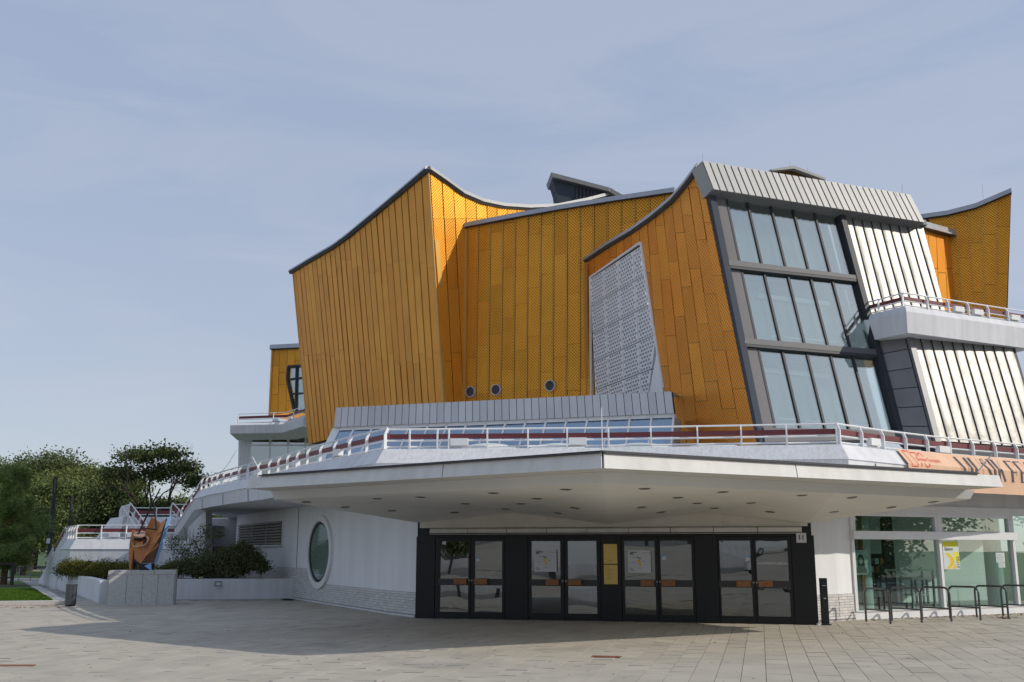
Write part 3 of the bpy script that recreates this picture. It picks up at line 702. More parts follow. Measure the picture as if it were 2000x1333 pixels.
for (t_, q_, s_) in ((t0, b0, 1), (t1, b1, -1)):
    back_ = -n_*1.5; b.face([t_, q_, q_+back_, t_+back_]); b.face([t_+back_, q_+back_, q_, t_])
b.build('skylight_cheek', M['whitep'], skb)
b = MB(); b.face([SG.pt(*gq[0], -1.6), SG.pt(*gq[1], -1.6), SG.pt(*gq[2], -1.6), SG.pt(*gq[3], -1.6)]); b.build('inner_wall', M['inter_dark'], skb)
b = MB(); tp = [SF.pt(*fl[3], .03), SF.pt(*fl[2], .03)]; b.face([tp[0], tp[1], tp[1]-n_*2+Vector((0, 0, .1)), tp[0]-n_*2+Vector((0, 0, .1))]); b.build('skylight_roof', M['zinc'], skb)

# ---- rooftop vent wedge and far roof peak
RV = vplane(P(1140, 380, 50), 1, .1)
b = MB(); b.prism(RV, ccw(RV.hits([(1079, 350), (1130, 362), (1196, 376), (1205, 400), (1090, 400), (1086, 372)])), -1.2, 0); rv = part(b, 'roof_vent', M['trim'])
b = MB(); b.prism(RV, ccw(RV.hits([(1075, 341), (1190, 371), (1216, 386), (1205, 389), (1188, 378), (1078, 350)])), -1.6, .3); b.build('vent_roof', M['zdark'], rv)
b = MB()
for k in range(9):
    x = 1126+k*7.2; b.bar(RV.at(x, 366+k*1.6, .05), RV.at(x, 392, .05), .1, .08, RV.n)
b.build('vent_louvres', M['frame'], rv)
RK = vplane(P(1550, 345, 47), 1, .25)
b = MB(); b.prism(RK, ccw(RK.hits([(1510, 337), (1546, 333), (1600, 355), (1600, 372), (1510, 350)])), -1.2, 0); rk = part(b, 'far_roof_peak', M['gold_back'])
b = MB(); b.prism(RK, ccw(RK.hits([(1500, 335), (1545, 328), (1607, 352), (1606, 356), (1545, 334), (1502, 338)])), -1.2, .3); b.build('roof_slab', M['zinc_light'], rk)
for (px, py, Y, h) in ((1372, 318, 31.5, .35), (1543, 329, 47, .5), (1577, 341, 47, .4), (1762, 378, 34, .35), (1920, 386, 46, .7), (1190, 372, 49, .4)):
    b = MB(); p = P(px, py+2, Y); b.tube([p, p+Vector((.03, 0, h))], .008, 4); part(b, 'lightning_rod', M['cope'])
# ================================================================ terraces
ZC = 4.07                                    # top of the terrace kerb
def off_line(pts, off):
    out_ = []
    for i, p in enumerate(pts):
        ds = []
        if i > 0: ds.append((pts[i]-pts[i-1]))
        if i < len(pts)-1: ds.append((pts[i+1]-pts[i]))
        ns = []
        for d in ds:
            n = Vector((d.y, -d.x, 0)).normalized(); ns.append(n)      # outward = to the right of travel (left-to-right lines face the camera)
        nb = sum(ns, Vector((0, 0, 0))).normalized(); k = off/max(.35, nb.dot(ns[0]))
        out_.append(Vector((p.x, p.y, p.z))+nb*k)
    return out_
def profile(mb, pts, prof, mi=None):                  # prof: list of (offset, dz)
    lines = [[q+Vector((0, 0, dz)) for q in off_line(pts, o)] for o, dz in prof]
    for l0, l1 in zip(lines[:-1], lines[1:]):
        acc = 0
        for i in range(len(pts)-1):
            mb.m = mi(i) if mi else 0; d = (pts[i+1]-pts[i]).length; mb.face([l1[i], l1[i+1], l0[i+1], l0[i]], [(acc, 0), (acc+d, 0), (acc+d, .5), (acc, .5)]); acc += d
    for idx in (0, -1): mb.face([l[idx] for l in lines])
dk_left = [G(393, 958, ZC), G(430, 947.5, ZC), G(476, 937, ZC), G(530, 927, ZC), G(598.6, 909, ZC), G(675, 892.5, ZC), G(752, 877.5, ZC)]
dk_front = [G(752, 877.5, ZC), G(1179, 874.7, ZC), G(1640, 868, ZC)]
dk_right = [G(1640, 868, ZC), G(1730, 879, ZC), G(1835, 889.5, ZC), G(2000, 902, ZC), G(2140, 913, ZC)]
PROF_UP = [(-.35, -.02), (0, 0), (.05, -.01), (.30, -.36)]
PROF_LO = [(.30, -.363), (.27, -.37), (.25, -.80), (-.10, -.84), (-.35, -.84)]
deck = dk_left+dk_front[1:]+dk_right[1:]
slope_l = [P(353, 1016, 42.5), P(393, 958, 40.0)]
slope_l[1] = dk_left[0].copy()
PROF_END = [(-.35, -1.35)]
allk = [slope_l[0]]+deck; nl = len(dk_left); isf = lambda i: 1 if nl <= i < nl+2 else 0
b = MB(); profile(b, allk, PROF_UP, isf); terr = part(b, 'terrace_kerb', [M['conc_smooth'], M['conc']])
b = MB(); profile(b, allk, PROF_LO, lambda i: 0 if i >= nl+2 else 1); part(b, 'terrace_fascia', [M['conc_smooth'], M['conc']])
# deck slab: floor and soffit
back_pts = [Vector((22, 48, 0)), Vector((-4, 60, 0)), Vector((-14, 52, 0))]
ol = off_line(deck, -.3)
b = MB(); ring = [(p.x, p.y, ZC-.28) for p in ol]+[(p.x, p.y, ZC-.28) for p in back_pts]; b.face(ring)
ol2 = off_line(deck, -.05); b.face([(p.x, p.y, ZC-.83) for p in ol2]+[(p.x, p.y, ZC-.83) for p in back_pts])
part(b, 'terrace_deck', M['conc_smooth'])
# lines of grooves where the kerb panels meet
b = MB()
for seg in (dk_left, dk_right):
    for i in range(len(seg)-1):
        d = (seg[i+1]-seg[i]); nn = max(1, int(d.length/2.4)); nrm = Vector((d.y, -d.x, 0)).normalized()
        for k in range(nn):
            p = seg[i]+d*((k+.5)/nn); b.bar(p+nrm*.287+Vector((0, 0, -.40)), p+nrm*.262+Vector((0, 0, -.79)), .018, .012, nrm)
stuff(part(b, 'joint_lines', M['cope_dark']))

# ---- railings: white tubes, flat posts, maroon board, lamp boxes
def railing(pts, h=.50, spacing=1.0, boxes=(), name='railing', parent=None, posts=None, maroon=True, n_every=1.0, lean=.05, closed_start=True):
    par = parent or hall; base = off_line(pts, -.06)
    b = MB(); up = Vector((0, 0, 1)); top = [p+up*h for p in base]
    b.tube(top, .024, 6)
    b.tube([p+up*(h*.42) for p in base], .022, 4); b.tube([p+up*.05 for p in base], .024, 4)
    r = b.build(name, M['whitep'], par)
    if maroon:
        b = MB(); inn = off_line(pts, -.10)
        for i in range(len(pts)-1): b.bar(inn[i]+up*(h*.64), inn[i+1]+up*(h*.64), .03, h*.25, up)
        b.build('maroon_board', M['maroon'], r)
    L_ = [0]
    for i in range(len(base)-1): L_.append(L_[-1]+(base[i+1]-base[i]).length)
    def at(s_):
        for i in range(len(base)-1):
            if s_ <= L_[i+1]+1e-6 or i == len(base)-2:
                d = base[i+1]-base[i]; t = (s_-L_[i])/max(1e-6, d.length); return base[i]+d*t, d.normalized()
    n_ = max(1, int(round(L_[-1]/spacing))); ss = [L_[-1]*k/n_ for k in range(n_+1)] if posts is None else posts
    for s_ in ss:
        p, d = at(s_); nrm = Vector((d.y, -d.x, 0)).normalized(); b = MB(); dh = Vector((d.x, d.y, 0)).normalized()
        b.bar(p+nrm*.06, p+nrm*.06+up*(h*.72), .035, .075, nrm); b.bar(p+nrm*.06+up*(h*.72), p+up*(h-.01), .035, .06, nrm)
        b.build('post', M['whitep'], r)
    for s_ in boxes:
        if s_ > L_[-1]-.2: continue
        p, d = at(s_); b = MB(); nrm = Vector((d.y, -d.x, 0)); b.box(p+nrm*.03+up*.155, .42, .14, .17, math.atan2(d.y, d.x)); b.build('lamp_box', M['whitep'], r)
    return r
Lleft = sum((dk_left[i+1]-dk_left[i]).length for i in range(len(dk_left)-1))
railing(dk_left, .50, 1.12, boxes=[4.2, 8.6, 12.9, 16.6])
fl_ = (dk_front[2]-dk_front[0]).length
def s_of(px): # distance along the front railing of a bearing
    q = G(px, 873, ZC); return (q-dk_front[0]).length
railing(dk_front, .475, 1.0, boxes=[s_of(888), s_of(1128)], posts=[s_of(x) for x in (762.5, 840.6, 865.8, 946, 1028.5, 1107, 1189.5, 1273, 1363, 1446.5, 1532, 1625)])
Lr = sum((dk_right[i+1]-dk_right[i]).length for i in range(len(dk_right)-1))
railing(dk_right, .475, .98, boxes=[1.55, 4.6, 8.6, 12.5])
railing(slope_l, .50, 1.0)
railing([A0, B1, C1, C2], .44, 1.0, boxes=[4.3, 5.2, 7.0, 7.9])
# domes on the terrace
for px, w_ in ((950, .95), (1098, .95), (1270, 1.15), (1432, 1.0)):
    c = G(px, 873, ZC)+Vector((0, 2.4, -.02)); b = MB(); nr = 6
    prof_ = [(w_*math.cos(t), .34*math.sin(t)) for t in [math.pi/2*k/nr for k in range(nr+1)]]
    for (r0, z0), (r1, z1) in zip(prof_[:-1], prof_[1:]):
        for k in range(20):
            t0_, t1_ = 2*math.pi*k/20, 2*math.pi*(k+1)/20
            b.face([c+Vector((r0*math.cos(t0_), r0*math.sin(t0_), z0)), c+Vector((r0*math.cos(t1_), r0*math.sin(t1_), z0)), c+Vector((r1*math.cos(t1_), r1*math.sin(t1_), z1)), c+Vector((r1*math.cos(t1_-(t1_-t0_)), r1*math.sin(t0_), z1))])
    part(b, 'dome_light', M['pgrey'], smooth=True)

# ================================================================ ground floor
WL0, WL1 = G(762, 1200), G(573, 1170)
WL = Plane(WL0, (WL1-WL0), (0, 0, 1))
def wl(px, py): return WL.hit(px, py)
aL = wl(458.5, 1100)[0]; zt = ZC-.83
# along a: which sign leads left
sgn = 1 if aL > 0 else -1
W_END = abs(aL)
def WLp(a, z, off=0): return WL.pt(sgn*a, z, off)
b = MB(); b.prism(WL, ccw([(0, 0), (aL, 0), (aL, zt-.004), (0, zt-.004)]), -.35, 0); wallL = part(b, 'west_wall', M['white'])
PIER = Plane(G(762, 1200), (G(812, 1206)-G(762, 1200)), (0, 0, 1))
pw = PIER.hit(813, 1206)[0]
b = MB(); b.prism(PIER, ccw([(0, 0), (pw, 0), (pw, zt-.004), (0, zt-.004)]), -.35, 0); pier = part(b, 'west_pier', M['white'])
# glazed brick plinth courses
brickjobs = []
def brickband(pl, parent, a0, a1, ztop, z0=.07, bw=.235, bh=.067, jt=.009):
    n_ = max(1, int(round((ztop-z0)/bh))); bh = (ztop-z0)/n_
    bb = MB(); bb.prism(pl, ccw([(a0, z0-.03), (a1, z0-.03), (a1, ztop+.004), (a0, ztop+.004)]), 0, .012); bb.build('mortar_bed', M['mortar'], parent)
    s_ = 1 if a1 > a0 else -1
    for j in range(n_):
        a = a0-s_*(bw*.5 if j % 2 else 0)-s_*(.1 if j % 3 == 2 else 0)
        while (a1-a)*s_ > 0:
            e = a+s_*bw; x0, x1 = (max(a, a0), min(e, a1)) if s_ > 0 else (min(a, a0), max(e, a1))
            if abs(x1-x0) > .03:
                brickjobs.append(((pl.pt((x0+x1)/2, z0+j*bh)-CP).length, pl, parent, x0+s_*jt/2, x1-s_*jt/2, z0+j*bh+jt/2, z0+(j+1)*bh-jt/2))
            a = e
ovc = wl(626.3, 1078); ovw = abs(wl(650, 1078)[0]-wl(602.7, 1078)[0])/2; ovh = (wl(626, 1006.8)[1]-wl(626, 1149.8)[1])/2
aO = ovc[0]
brickband(WL, wallL, 0, aO, wl(762, 1154.5)[1])
brickband(WL, wallL, aO, aL, wl(599, 1111)[1])
brickband(PIER, pier, 0, pw, PIER.hit(780, 1155.5)[1])
b = MB(); b.prism(WL, ccw([(0, 0), (aL, 0), (aL, .045), (0, .045)]), 0, .07); b.build('base_kerb', M['conc_smooth'], wallL)
b = MB(); b.prism(PIER, ccw([(0, 0), (pw, 0), (pw, .045), (0, .045)]), 0, .07); b.build('base_kerb', M['conc_smooth'], pier)
b = MB(); a_ = wl(580, 1100)[0]; b.prism(WL, ccw([(a_-.012, .05), (a_+.012, .05), (a_+.012, zt-.02), (a_-.012, zt-.02)]), 0, .022); b.build('movement_joint', M['mortar'], wallL)
# oval window
b = MB(); n_ = 48
E = lambda k, s_, o: WL.pt(ovc[0]+ovw*s_*math.cos(2*math.pi*k/n_), ovc[1]+(ovh-ovw*(1-s_))*math.sin(2*math.pi*k/n_), o)
for k in range(n_):
    b.face([E(k, 1, .09), E(k+1, 1, .09), E(k+1, .86, .09), E(k, .86, .09)]); b.face([E(k, 1, 0), E(k+1, 1, 0), E(k+1, 1, .09), E(k, 1, .09)]); b.face([E(k, .86, .09), E(k+1, .86, .09), E(k+1, .86, .03), E(k, .86, .03)])
ow = part(b, 'oval_window', M['whitep'])
b = MB()
for k in range(n_): b.face([E(k, .86, .05), E(k+1, .86, .05), E(k+1, .79, .05), E(k, .79, .05)])
b.build('gasket', M['frame'], ow)
b = MB(); b.face([E(k, .84, .035) for k in range(n_)]); b.build('pane', M['glasso'], ow)
b = MB(); b.face([E(k, .85, .016) for k in range(n_)]); b.build('window_back', M['inter'], ow)
# louvred opening
lq = [wl(468, 1065.6), wl(552, 1063), wl(553.5, 1021), wl(469.5, 1026)]
lx0, lx1 = lq[0][0], lq[1][0]; lz0, lz1 = lq[0][1], lq[3][1]
b = MB(); b.prism(WL, ccw([(lx0, lz0), (lx1, lz0), (lx1, lz1), (lx0, lz1)]), 0, .012); lv = part(b, 'louvre', M['frame'])
for k in range(8):
    z = lz0+(lz1-lz0)*(k+.5)/8; b = MB(); b.bar(WL.pt(lx0, z, .07), WL.pt(lx1, z, .07), .09, .065, WL.v); b.build('louvre_blade', mat('louvre_paint', (.30, .29, .25), .6) if k == 0 else bpy.data.materials['louvre_paint'], lv)
b = MB(); b.bar(WL.pt(lx0, lz0-.04, .07), WL.pt(lx1, lz0-.04, .07), .16, .06, WL.v)
for x in (lx0, lx0+(lx1-lx0)*.33, lx0+(lx1-lx0)*.66, lx1): b.bar(WL.pt(x, lz0, .03), WL.pt(x, lz1, .03), .04, .05, WL.n)
b.build('louvre_frame', M['whitep'], lv)
# recess and the wall below the climbing kerb
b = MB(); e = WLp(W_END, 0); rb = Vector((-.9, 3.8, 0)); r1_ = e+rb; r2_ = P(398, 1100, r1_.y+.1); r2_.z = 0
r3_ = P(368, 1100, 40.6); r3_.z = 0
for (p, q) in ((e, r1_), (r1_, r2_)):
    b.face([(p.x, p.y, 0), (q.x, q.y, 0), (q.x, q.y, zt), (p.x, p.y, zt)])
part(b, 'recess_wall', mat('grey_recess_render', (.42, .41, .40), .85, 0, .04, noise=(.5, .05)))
FW = Plane(P(402, 1000, 40.9), (1, .12, 0), (0, 0, 1))
b = MB(); b.prism(FW, ccw(FW.hits([(368, 1030), (402, 996), (402, 1105), (360, 1105)])), -1.5, 0); part(b, 'stair_wall', M['white'])

# ---- lower terraces and outside stair at the far left
def terrace(pts, ztop, zbot, name, m='conc_smooth', taper=.25, floor=None):
    pts = [Vector((p.x, p.y, ztop)) for p in pts]
    b = MB(); profile(b, pts, [(-.3, -.02), (0, 0), (.22, -.42), (.19, -.43), (.19, zbot-ztop)])
    ol_ = off_line(pts, -.3); fb = [(p.x, p.y, ztop-.3) for p in ol_]
    b.face(fb+[(fb[-1][0]+.5, fb[-1][1]+6, ztop-.3), (fb[0][0]+1.5, fb[0][1]+6, ztop-.3)])
    o = part(b, name, M[m])
    b = MB(); profile(b, pts, [(.222, -.425), (.194, -.437)]); b.build('kerb_groove', M['mortar'], o); return o
z1_ = P(148, 1053, 43.5).z
T1 = [G(118, 1056, z1_)*1, G(128, 1052, z1_), P(148, 1053, 43.5), P(392, 1053, 43.5)]
T1[0] = P(124, 1051.5, 48); T1[1] = P(129, 1052, 46.5)
terrace(T1[1:], z1_, 0, 'lower_terrace')
railing([Vector((p.x, p.y, z1_)) for p in T1[1:3]], .56, .9)
railing([Vector((p.x, p.y, z1_)) for p in T1[2:]], .56, 1.05, boxes=[1.6, 2.35, 7.0])
z2_ = 3.15
T2a, T2b, T2c = G(229, 1011, z2_), G(250, 1010, z2_), G(372, 1010, z2_)
T2a = Vector((T2b.x-1.2, T2b.y+2.2, z2_))
terrace([T2a, T2b, T2c], z2_, 0, 'upper_landing')
railing([T2a, T2b], .55, .7); railing([T2a+Vector((0, 1.6, 0)), T2a+Vector((4.6, 1.6, 0))], .55, 1.3)
railing([T2b+Vector((1.9, 0, 0)), T2c], .55, 1.2)
b = MB(); b.hull8([Vector((T2a.x-1.0, T2a.y-.5, 2.0)), Vector((T2b.x-.1, T2b.y-.5, 2.0)), Vector((T2b.x, T2b.y+1, 2.0)), Vector((T2a.x-.9, T2a.y+1, 2.0))], [Vector((T2a.x-.3, T2a.y-.3, 3.15)), Vector((T2b.x-.1, T2b.y-.3, 3.15)), Vector((T2b.x, T2b.y+1, 3.15)), Vector((T2a.x-.3, T2a.y+1, 3.15))]); part(b, 'landing_upstand', M['conc_smooth'])
# flight from the landing down to the lower terrace, a railing on each side
def flight(top_l, top_r, bot_l, bot_r, n, name='stair_flight', parent=None):
    b = MB()
    for k in range(n):
        f0, f1 = k/n, (k+1)/n; z = top_l.z-(top_l.z-bot_l.z)*(k+1)/n
        q = [top_l.lerp(bot_l, f0), top_r.lerp(bot_r, f0), top_r.lerp(bot_r, f1), top_l.lerp(bot_l, f1)]
        b.slab(q, z-.12, z+.04)
    return stuff(part(b, name, M['conc_smooth']))
for (pxa, pxb, bxa, bxb) in ((250, 285, 282, 318), (333, 345, 372, 392)):
    ta, tb_ = G(pxa, 1010, z2_), G(pxb, 1010, z2_); ba, bb_ = P(bxa, 1053, 44.2), P(bxb, 1053, 44.2); ba.z = bb_.z = z1_-.05
    flight(ta, tb_, ba, bb_, 7)
    railing([Vector(ta)+Vector((0, 0, .0)), ba+Vector((0, 0, .05))], .62, .8)
railing([G(236, 1012, z2_), P(262, 1053, 44.4)], .5, .7, maroon=False)
# parapet running down to the square at the far left
sl0, sl1 = Vector((T1[1].x, T1[1].y, z1_)), G(86, 1140)
sl1.z = .35
b = MB(); mid = sl0.lerp(sl1, .45); mid.z = 1.35
for (p, q) in ((sl0, mid), (mid, sl1)):
    d = (q-p); n = Vector((-1, -.25, 0)).normalized()*.3
    b.hull8([Vector((p.x, p.y, 0))+n, Vector((q.x, q.y, 0))+n, Vector((q.x, q.y, 0))-n, Vector((p.x, p.y, 0))-n], [p+n*.6, q+n*.6, q-n*.6, p-n*.6])
part(b, 'stair_parapet', M['conc_smooth'])
railing([sl0, mid], .56, .8); railing([mid+Vector((-.25, .3, -.1)), mid.lerp(sl1, .55)+Vector((-.25, .3, -.1))], .56, .6, maroon=False)

# ================================================================ entrance doors
D0, D1 = G(812.5, 1208), G(1595, 1221)
DP = Plane(D0, (D1-D0), (0, 0, 1)); DW = (D1-D0).length
dh = lambda px, py: DP.hit(px, py)
ztd = dh(1200, 1020)[1]
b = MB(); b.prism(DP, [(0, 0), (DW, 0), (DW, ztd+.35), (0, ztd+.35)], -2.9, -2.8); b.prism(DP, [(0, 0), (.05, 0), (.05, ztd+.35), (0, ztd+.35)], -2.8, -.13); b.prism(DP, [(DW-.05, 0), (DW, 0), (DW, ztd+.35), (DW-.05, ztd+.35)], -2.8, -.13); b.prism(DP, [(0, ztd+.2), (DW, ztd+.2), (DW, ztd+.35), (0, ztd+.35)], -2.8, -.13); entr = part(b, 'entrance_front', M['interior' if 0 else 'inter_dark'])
b = MB(); b.prism(DP, [(0, .0), (DW, .0), (DW, .02), (0, .02)], -2.8, -.07); b.build('lobby_floor', M['gpanel'], entr)
zhead = dh(1200, 1049)[1]
b = MB(); b.prism(DP, [(0, zhead), (DW, zhead), (DW, ztd+.35), (0, ztd+.35)], -.12, .0); b.build('head_panel', M['black'], entr)
def dx(px, py=1130): return dh(px, py)[0]
pan = [(812.5, 849), (986.5, 1031), (1174, 1214), (1358, 1403), (1549, 1594)]
for (x0, x1) in pan:
    b = MB(); b.prism(DP, ccw([(dx(x0), 0), (dx(x1), 0), (dx(x1), zhead+.02), (dx(x0), zhead+.02)]), -.12, .012); b.build('black_panel', M['black'], entr)
leaf = [(850, 918.5, 859, 914.5), (919.5, 985.5, 926.7, 983.5-3), (1032, 1102, 1037.6, 1094.6), (1103, 1173, 1107.7+1, 1165.7), (1215, 1286, 1220, 1280), (1287, 1357, 1290.8, 1352), (1404, 1474.5, 1407.5, 1468), (1475.5, 1548, 1479, 1541)]
zU1, zU0 = dh(1200, 1057)[1], dh(1200, 1133)[1]; zL1, zL0 = dh(1200, 1146)[1], dh(1200, 1200)[1]
for k, (x0, x1, p0, p1) in enumerate(leaf):
    a0, a1, g0, g1 = dx(x0), dx(x1), dx(p0), dx(p1); b = MB(); top = zhead-.01
    for (u0_, u1_, v0, v1) in ((a0, g0, .02, top), (g1, a1, .02, top), (g0, g1, .02, zL0), (g0, g1, zU1, top)):
        b.prism(DP, ccw([(u0_, v0), (u1_, v0), (u1_, v1), (u0_, v1)]), -.06, .0)
    b.m = 1; b.prism(DP, ccw([(g0-.04, zL1), (g1+.04, zL1), (g1+.04, zU0), (g0-.04, zU0)]), -.05, .018)
    door = part(b, 'door_leaf', [M['black'], M['blackrail']])
    for (v0, v1) in ((zL0, zL1), (zU0, zU1)):
        b = MB(); b.prism(DP, ccw([(g0, v0), (g1, v0), (g1, v1), (g0, v1)]), -.04, -.03, tilt=.003); b.build('pane', M['glassd'], door)
    hx = (g1-.19) if k % 2 == 0 else (g0+.19); b = MB(); zc = (zL1+zU0)/2+.015
    b.prism(DP, ccw([(hx-.165, zc-.07), (hx+.165, zc-.07), (hx+.165, zc+.07), (hx-.165, zc+.07)]), .06, .10)
    b.bar(DP.pt(hx-.1, zc, .01), DP.pt(hx-.1, zc, .07), .03, .03); b.bar(DP.pt(hx+.1, zc, .01), DP.pt(hx+.1, zc, .07), .03, .03); b.build('push_plate', M['wood'], door)
    b = MB(); xs = a1 if k % 2 == 0 else a0; b.tube([DP.pt(xs-(.03 if k % 2 == 0 else -.03), .95, .004), DP.pt(xs-(.03 if k % 2 == 0 else -.03), .95, .025)], .018, 10); b.build('lock', M['cope'], door)
# white reveal band behind gap above doors and roller cover
rz0, rz1 = dh(1200, 1043.5)[1], dh(1200, 1031)[1]
x0, x1 = dx(845, 1038), dx(1566, 1038); n_ = 9
for k in range(n_):
    b = MB(); u0_, u1_ = x0+(x1-x0)*k/n_+.008, x0+(x1-x0)*(k+1)/n_-.008; prof_ = [(.02, rz0), (.22, rz0), (.27, rz0+.05), (.27, rz1-.03), (.20, rz1), (.02, rz1)]
    l0 = [DP.pt(u0_, z, o) for o, z in prof_]; l1 = [DP.pt(u1_, z, o) for o, z in prof_]
    for i in range(6): j = (i+1) % 6; b.face([l0[i], l0[j], l1[j], l1[i]])
    b.face(l0[::-1]); b.face(l1); part(b, 'shutter_cover', M['canopy'])
b = MB(); b.bar(DP.pt(x0+.02, rz0+.02, .16), DP.pt(x1-.02, rz0+.02, .16), .2, .02); part(b, 'shutter_slot', M['cope_dark'])
# beige concrete lintel
b = MB(); b.prism(DP, ccw([(dx(823, 1030), rz1+.012), (dx(1577, 1030), rz1+.012), (dx(1577, 1030), 2.95), (dx(823, 1030), 2.95)]), .004, .13); part(b, 'concrete_lintel', M['beige'])

# ================================================================ canopy
A_ = P(1177.6, 915, 16.45); zc = A_.z
Lt, Rt = G(482, 955, zc), G(1958, 952, zc)
zi = zc-.19
Ai = P(1177.6, 944, 17.3); zi = Ai.z
Li, Ri = G(536, 976, zi), G(1895, 975, zi)
W0, W1, W2, W3, W4 = [DP.at(*p, .14) for p in ((817, 1021.5), (1005, 1002), (1190, 1024), (1375, 1000), (1577, 1022.5))]
Rfi = G(1640, 963, zi)
# put the fold point on the straight front edge
d_ = (Ri-Ai); t_ = (Rfi-Ai).dot(d_)/d_.length_squared; Rf = Ai+d_*t_
d_ = (Li-Ai); Lf = Ai+d_*(1-t_*.0-.62)
b = MB()
tris = [(Li, W1, W0), (Li, Ai, W1), (Ai, W2, W1), (Ai, W3, W2), (Ai, Rf, W3), (Rf, W4, W3), (Rf, Ri, W4)]
for tri_ in tris: b.face(list(tri_))
soff = part(b, 'canopy_soffit', M['sof'])
up = Vector((0, 0, 1))
# recessed band
b = MB(); zc_ = zc-.012
Lo, Ao, Ro = [Vector((p.x, p.y, zc-.002))+d for p, d in ((Li, Vector((-.08, -.05, 0))), (Ai, Vector((0, -.12, 0))), (Ri, Vector((.10, -.05, 0))))]
for p, q, p2, q2 in ((Li, Ai, Lo, Ao), (Ai, Ri, Ao, Ro)): b.face([p, q, q2, p2])
Wb0, Wb4 = DP.pt(dx(817), zc, .14), DP.pt(dx(1577), zc, .14)
b.face([Li, W0, Wb0, Lo]); b.face([W4, Ri, Ro, Wb4])
cband = part(b, 'canopy_band', M['band'])
# outer edge: L, A, R then back along the sides to the building
Lb = Lt+Vector((.75, 1.9, 0)); Rb = Rt+Vector((-.55, 1.7, 0)); Lw = Vector((-3.35, 25.6, zc)); Rw = Vector((9.0, 24.6, zc))
outer = [Lw, Lb, Lt, A_, Rt, Rb, Rw]
b = MB(); H = .245; inset = off_line([Lt, A_, Rt], -.07); insL = inset
topo = [Lw, Lb, inset[0], inset[1], inset[2], Rb, Rw]
topo = [p+up*H for p in topo]
topo[1] = Lb+up*H+Vector((.1, .0, 0)); topo[5] = Rb+up*H+Vector((-.1, 0, 0))
cnt = [(0, 1), (1, 2), (4, 5), (5, 6)]
for i, j in cnt: b.face([outer[i], outer[j], topo[j], topo[i]])
b.face([p.copy() for p in topo][::-1]); ulist = [p.copy() for p in outer]; b.face(ulist)
canopy = part(b, 'canopy', M['canopy'])
# front fascia in sheets with riveted joints
def fseg(p, q, tp, tq, cuts):
    for s0, s1 in zip(cuts[:-1], cuts[1:]):
        b = MB(); e0_ = .0012; a, c = p.lerp(q, s0+e0_), p.lerp(q, s1-e0_); ta, tc_ = tp.lerp(tq, s0+e0_), tp.lerp(tq, s1-e0_)
        n = Vector(((q-p).y, -(q-p).x, 0)).normalized()*.025
        b.t = random.random()*.6+.2
        b.hull8([a, c, c+n, a+n], [ta, tc_, tc_+n, ta+n]); b.build('fascia_sheet', M['canopy'], canopy)
fseg(Lt, A_, topo[2], topo[3], [0, .62, 1]); fseg(A_, Rt, topo[3], topo[4], [0, .42, 1])
b = MB()
for p, q in ((topo[2], topo[3]), (topo[3], topo[4])):
    n = Vector(((q-p).y, -(q-p).x, 0)).normalized(); s0, s1 = (.045, 1) if p is topo[2] else (0, .93)
    b.bar(p.lerp(q, s0)+up*.012+n*.02, p.lerp(q, s1)+up*.012+n*.02, .10, .02)
    b.bar(p.lerp(q, s0)+up*.035-n*.05, p.lerp(q, s1)+up*.035-n*.05, .12, .03)
b.build('roof_rim', M['cope_dark'], canopy)
b = MB(); g0_, g1_ = topo[3].lerp(topo[4], .93), topo[3].lerp(topo[4], .93)
b.tube([g0_+up*.03, g0_+Vector((.4, .1, .42))], .012, 5); b.build('rod', M['cope'], canopy)
b = MB(); g0_ = topo[2].lerp(topo[3], .045); b.tube([g0_+up*.03, g0_+Vector((-.25, .1, .42))], .009, 5); b.build('rod', M['whitep'], canopy)
b = MB(); pr_ = topo[3]+Vector((0, .05, 0)); b.tube([pr_, pr_+up*.75], .007, 4); b.build('rod', M['whitep'], canopy)
# recessed downlights
def soff_hit(px, py):
    d = ray(px, py); best = None
    for tri_ in tris:
        e1_, e2_ = tri_[1]-tri_[0], tri_[2]-tri_[0]; n = e1_.cross(e2_)
        t = (tri_[0]-CP).dot(n)/d.dot(n); p = CP+d*t; c = tri_
        s = [((c[(i+1) % 3]-c[i]).cross(p-c[i])).dot(n) for i in range(3)]
        if all(x >= -1e-4*n.length for x in s): return p, (n.normalized() if n.z < 0 else -n.normalized())
    return None
lights = [(598, 981), (674, 991), (737, 974), (766, 998), (821, 971), (888, 1001.5), (909, 984), (963, 963), (987, 1003-9), (1018, 984), (1049, 974), (1090, 1002), (1105, 956), (1123, 992), (1253, 991), (1259, 954.5), (1291, 1000.5), (1324, 972), (1362, 983), (1396, 992.5), (1412, 961), (1467, 982.5), (1504, 1000), (1567, 967.5), (1629, 1000.3), (1664, 972), (1741, 991), (1823, 980.5)]
for (px, py) in lights:
    hh = soff_hit(px, py)
    if not hh: continue
    p, n = hh; b = MB(); x = n.cross(Vector((0, 1, 0))).normalized(); y = n.cross(x)
    rg = lambda r, o: [p+n*o+(x*math.cos(2*math.pi*k/16)+y*math.sin(2*math.pi*k/16))*r for k in range(16)]
    r0, r1_ring = rg(.115, .004), rg(.08, .016)
    for k in range(16): j = (k+1) % 16; b.face([r0[k], r0[j], r1_ring[j], r1_ring[k]])
    dl = b.build('downlight', M['lamp'], canopy); b = MB(); b.face(rg(.085, .012)); b.build('lens', M['lampin'], dl)

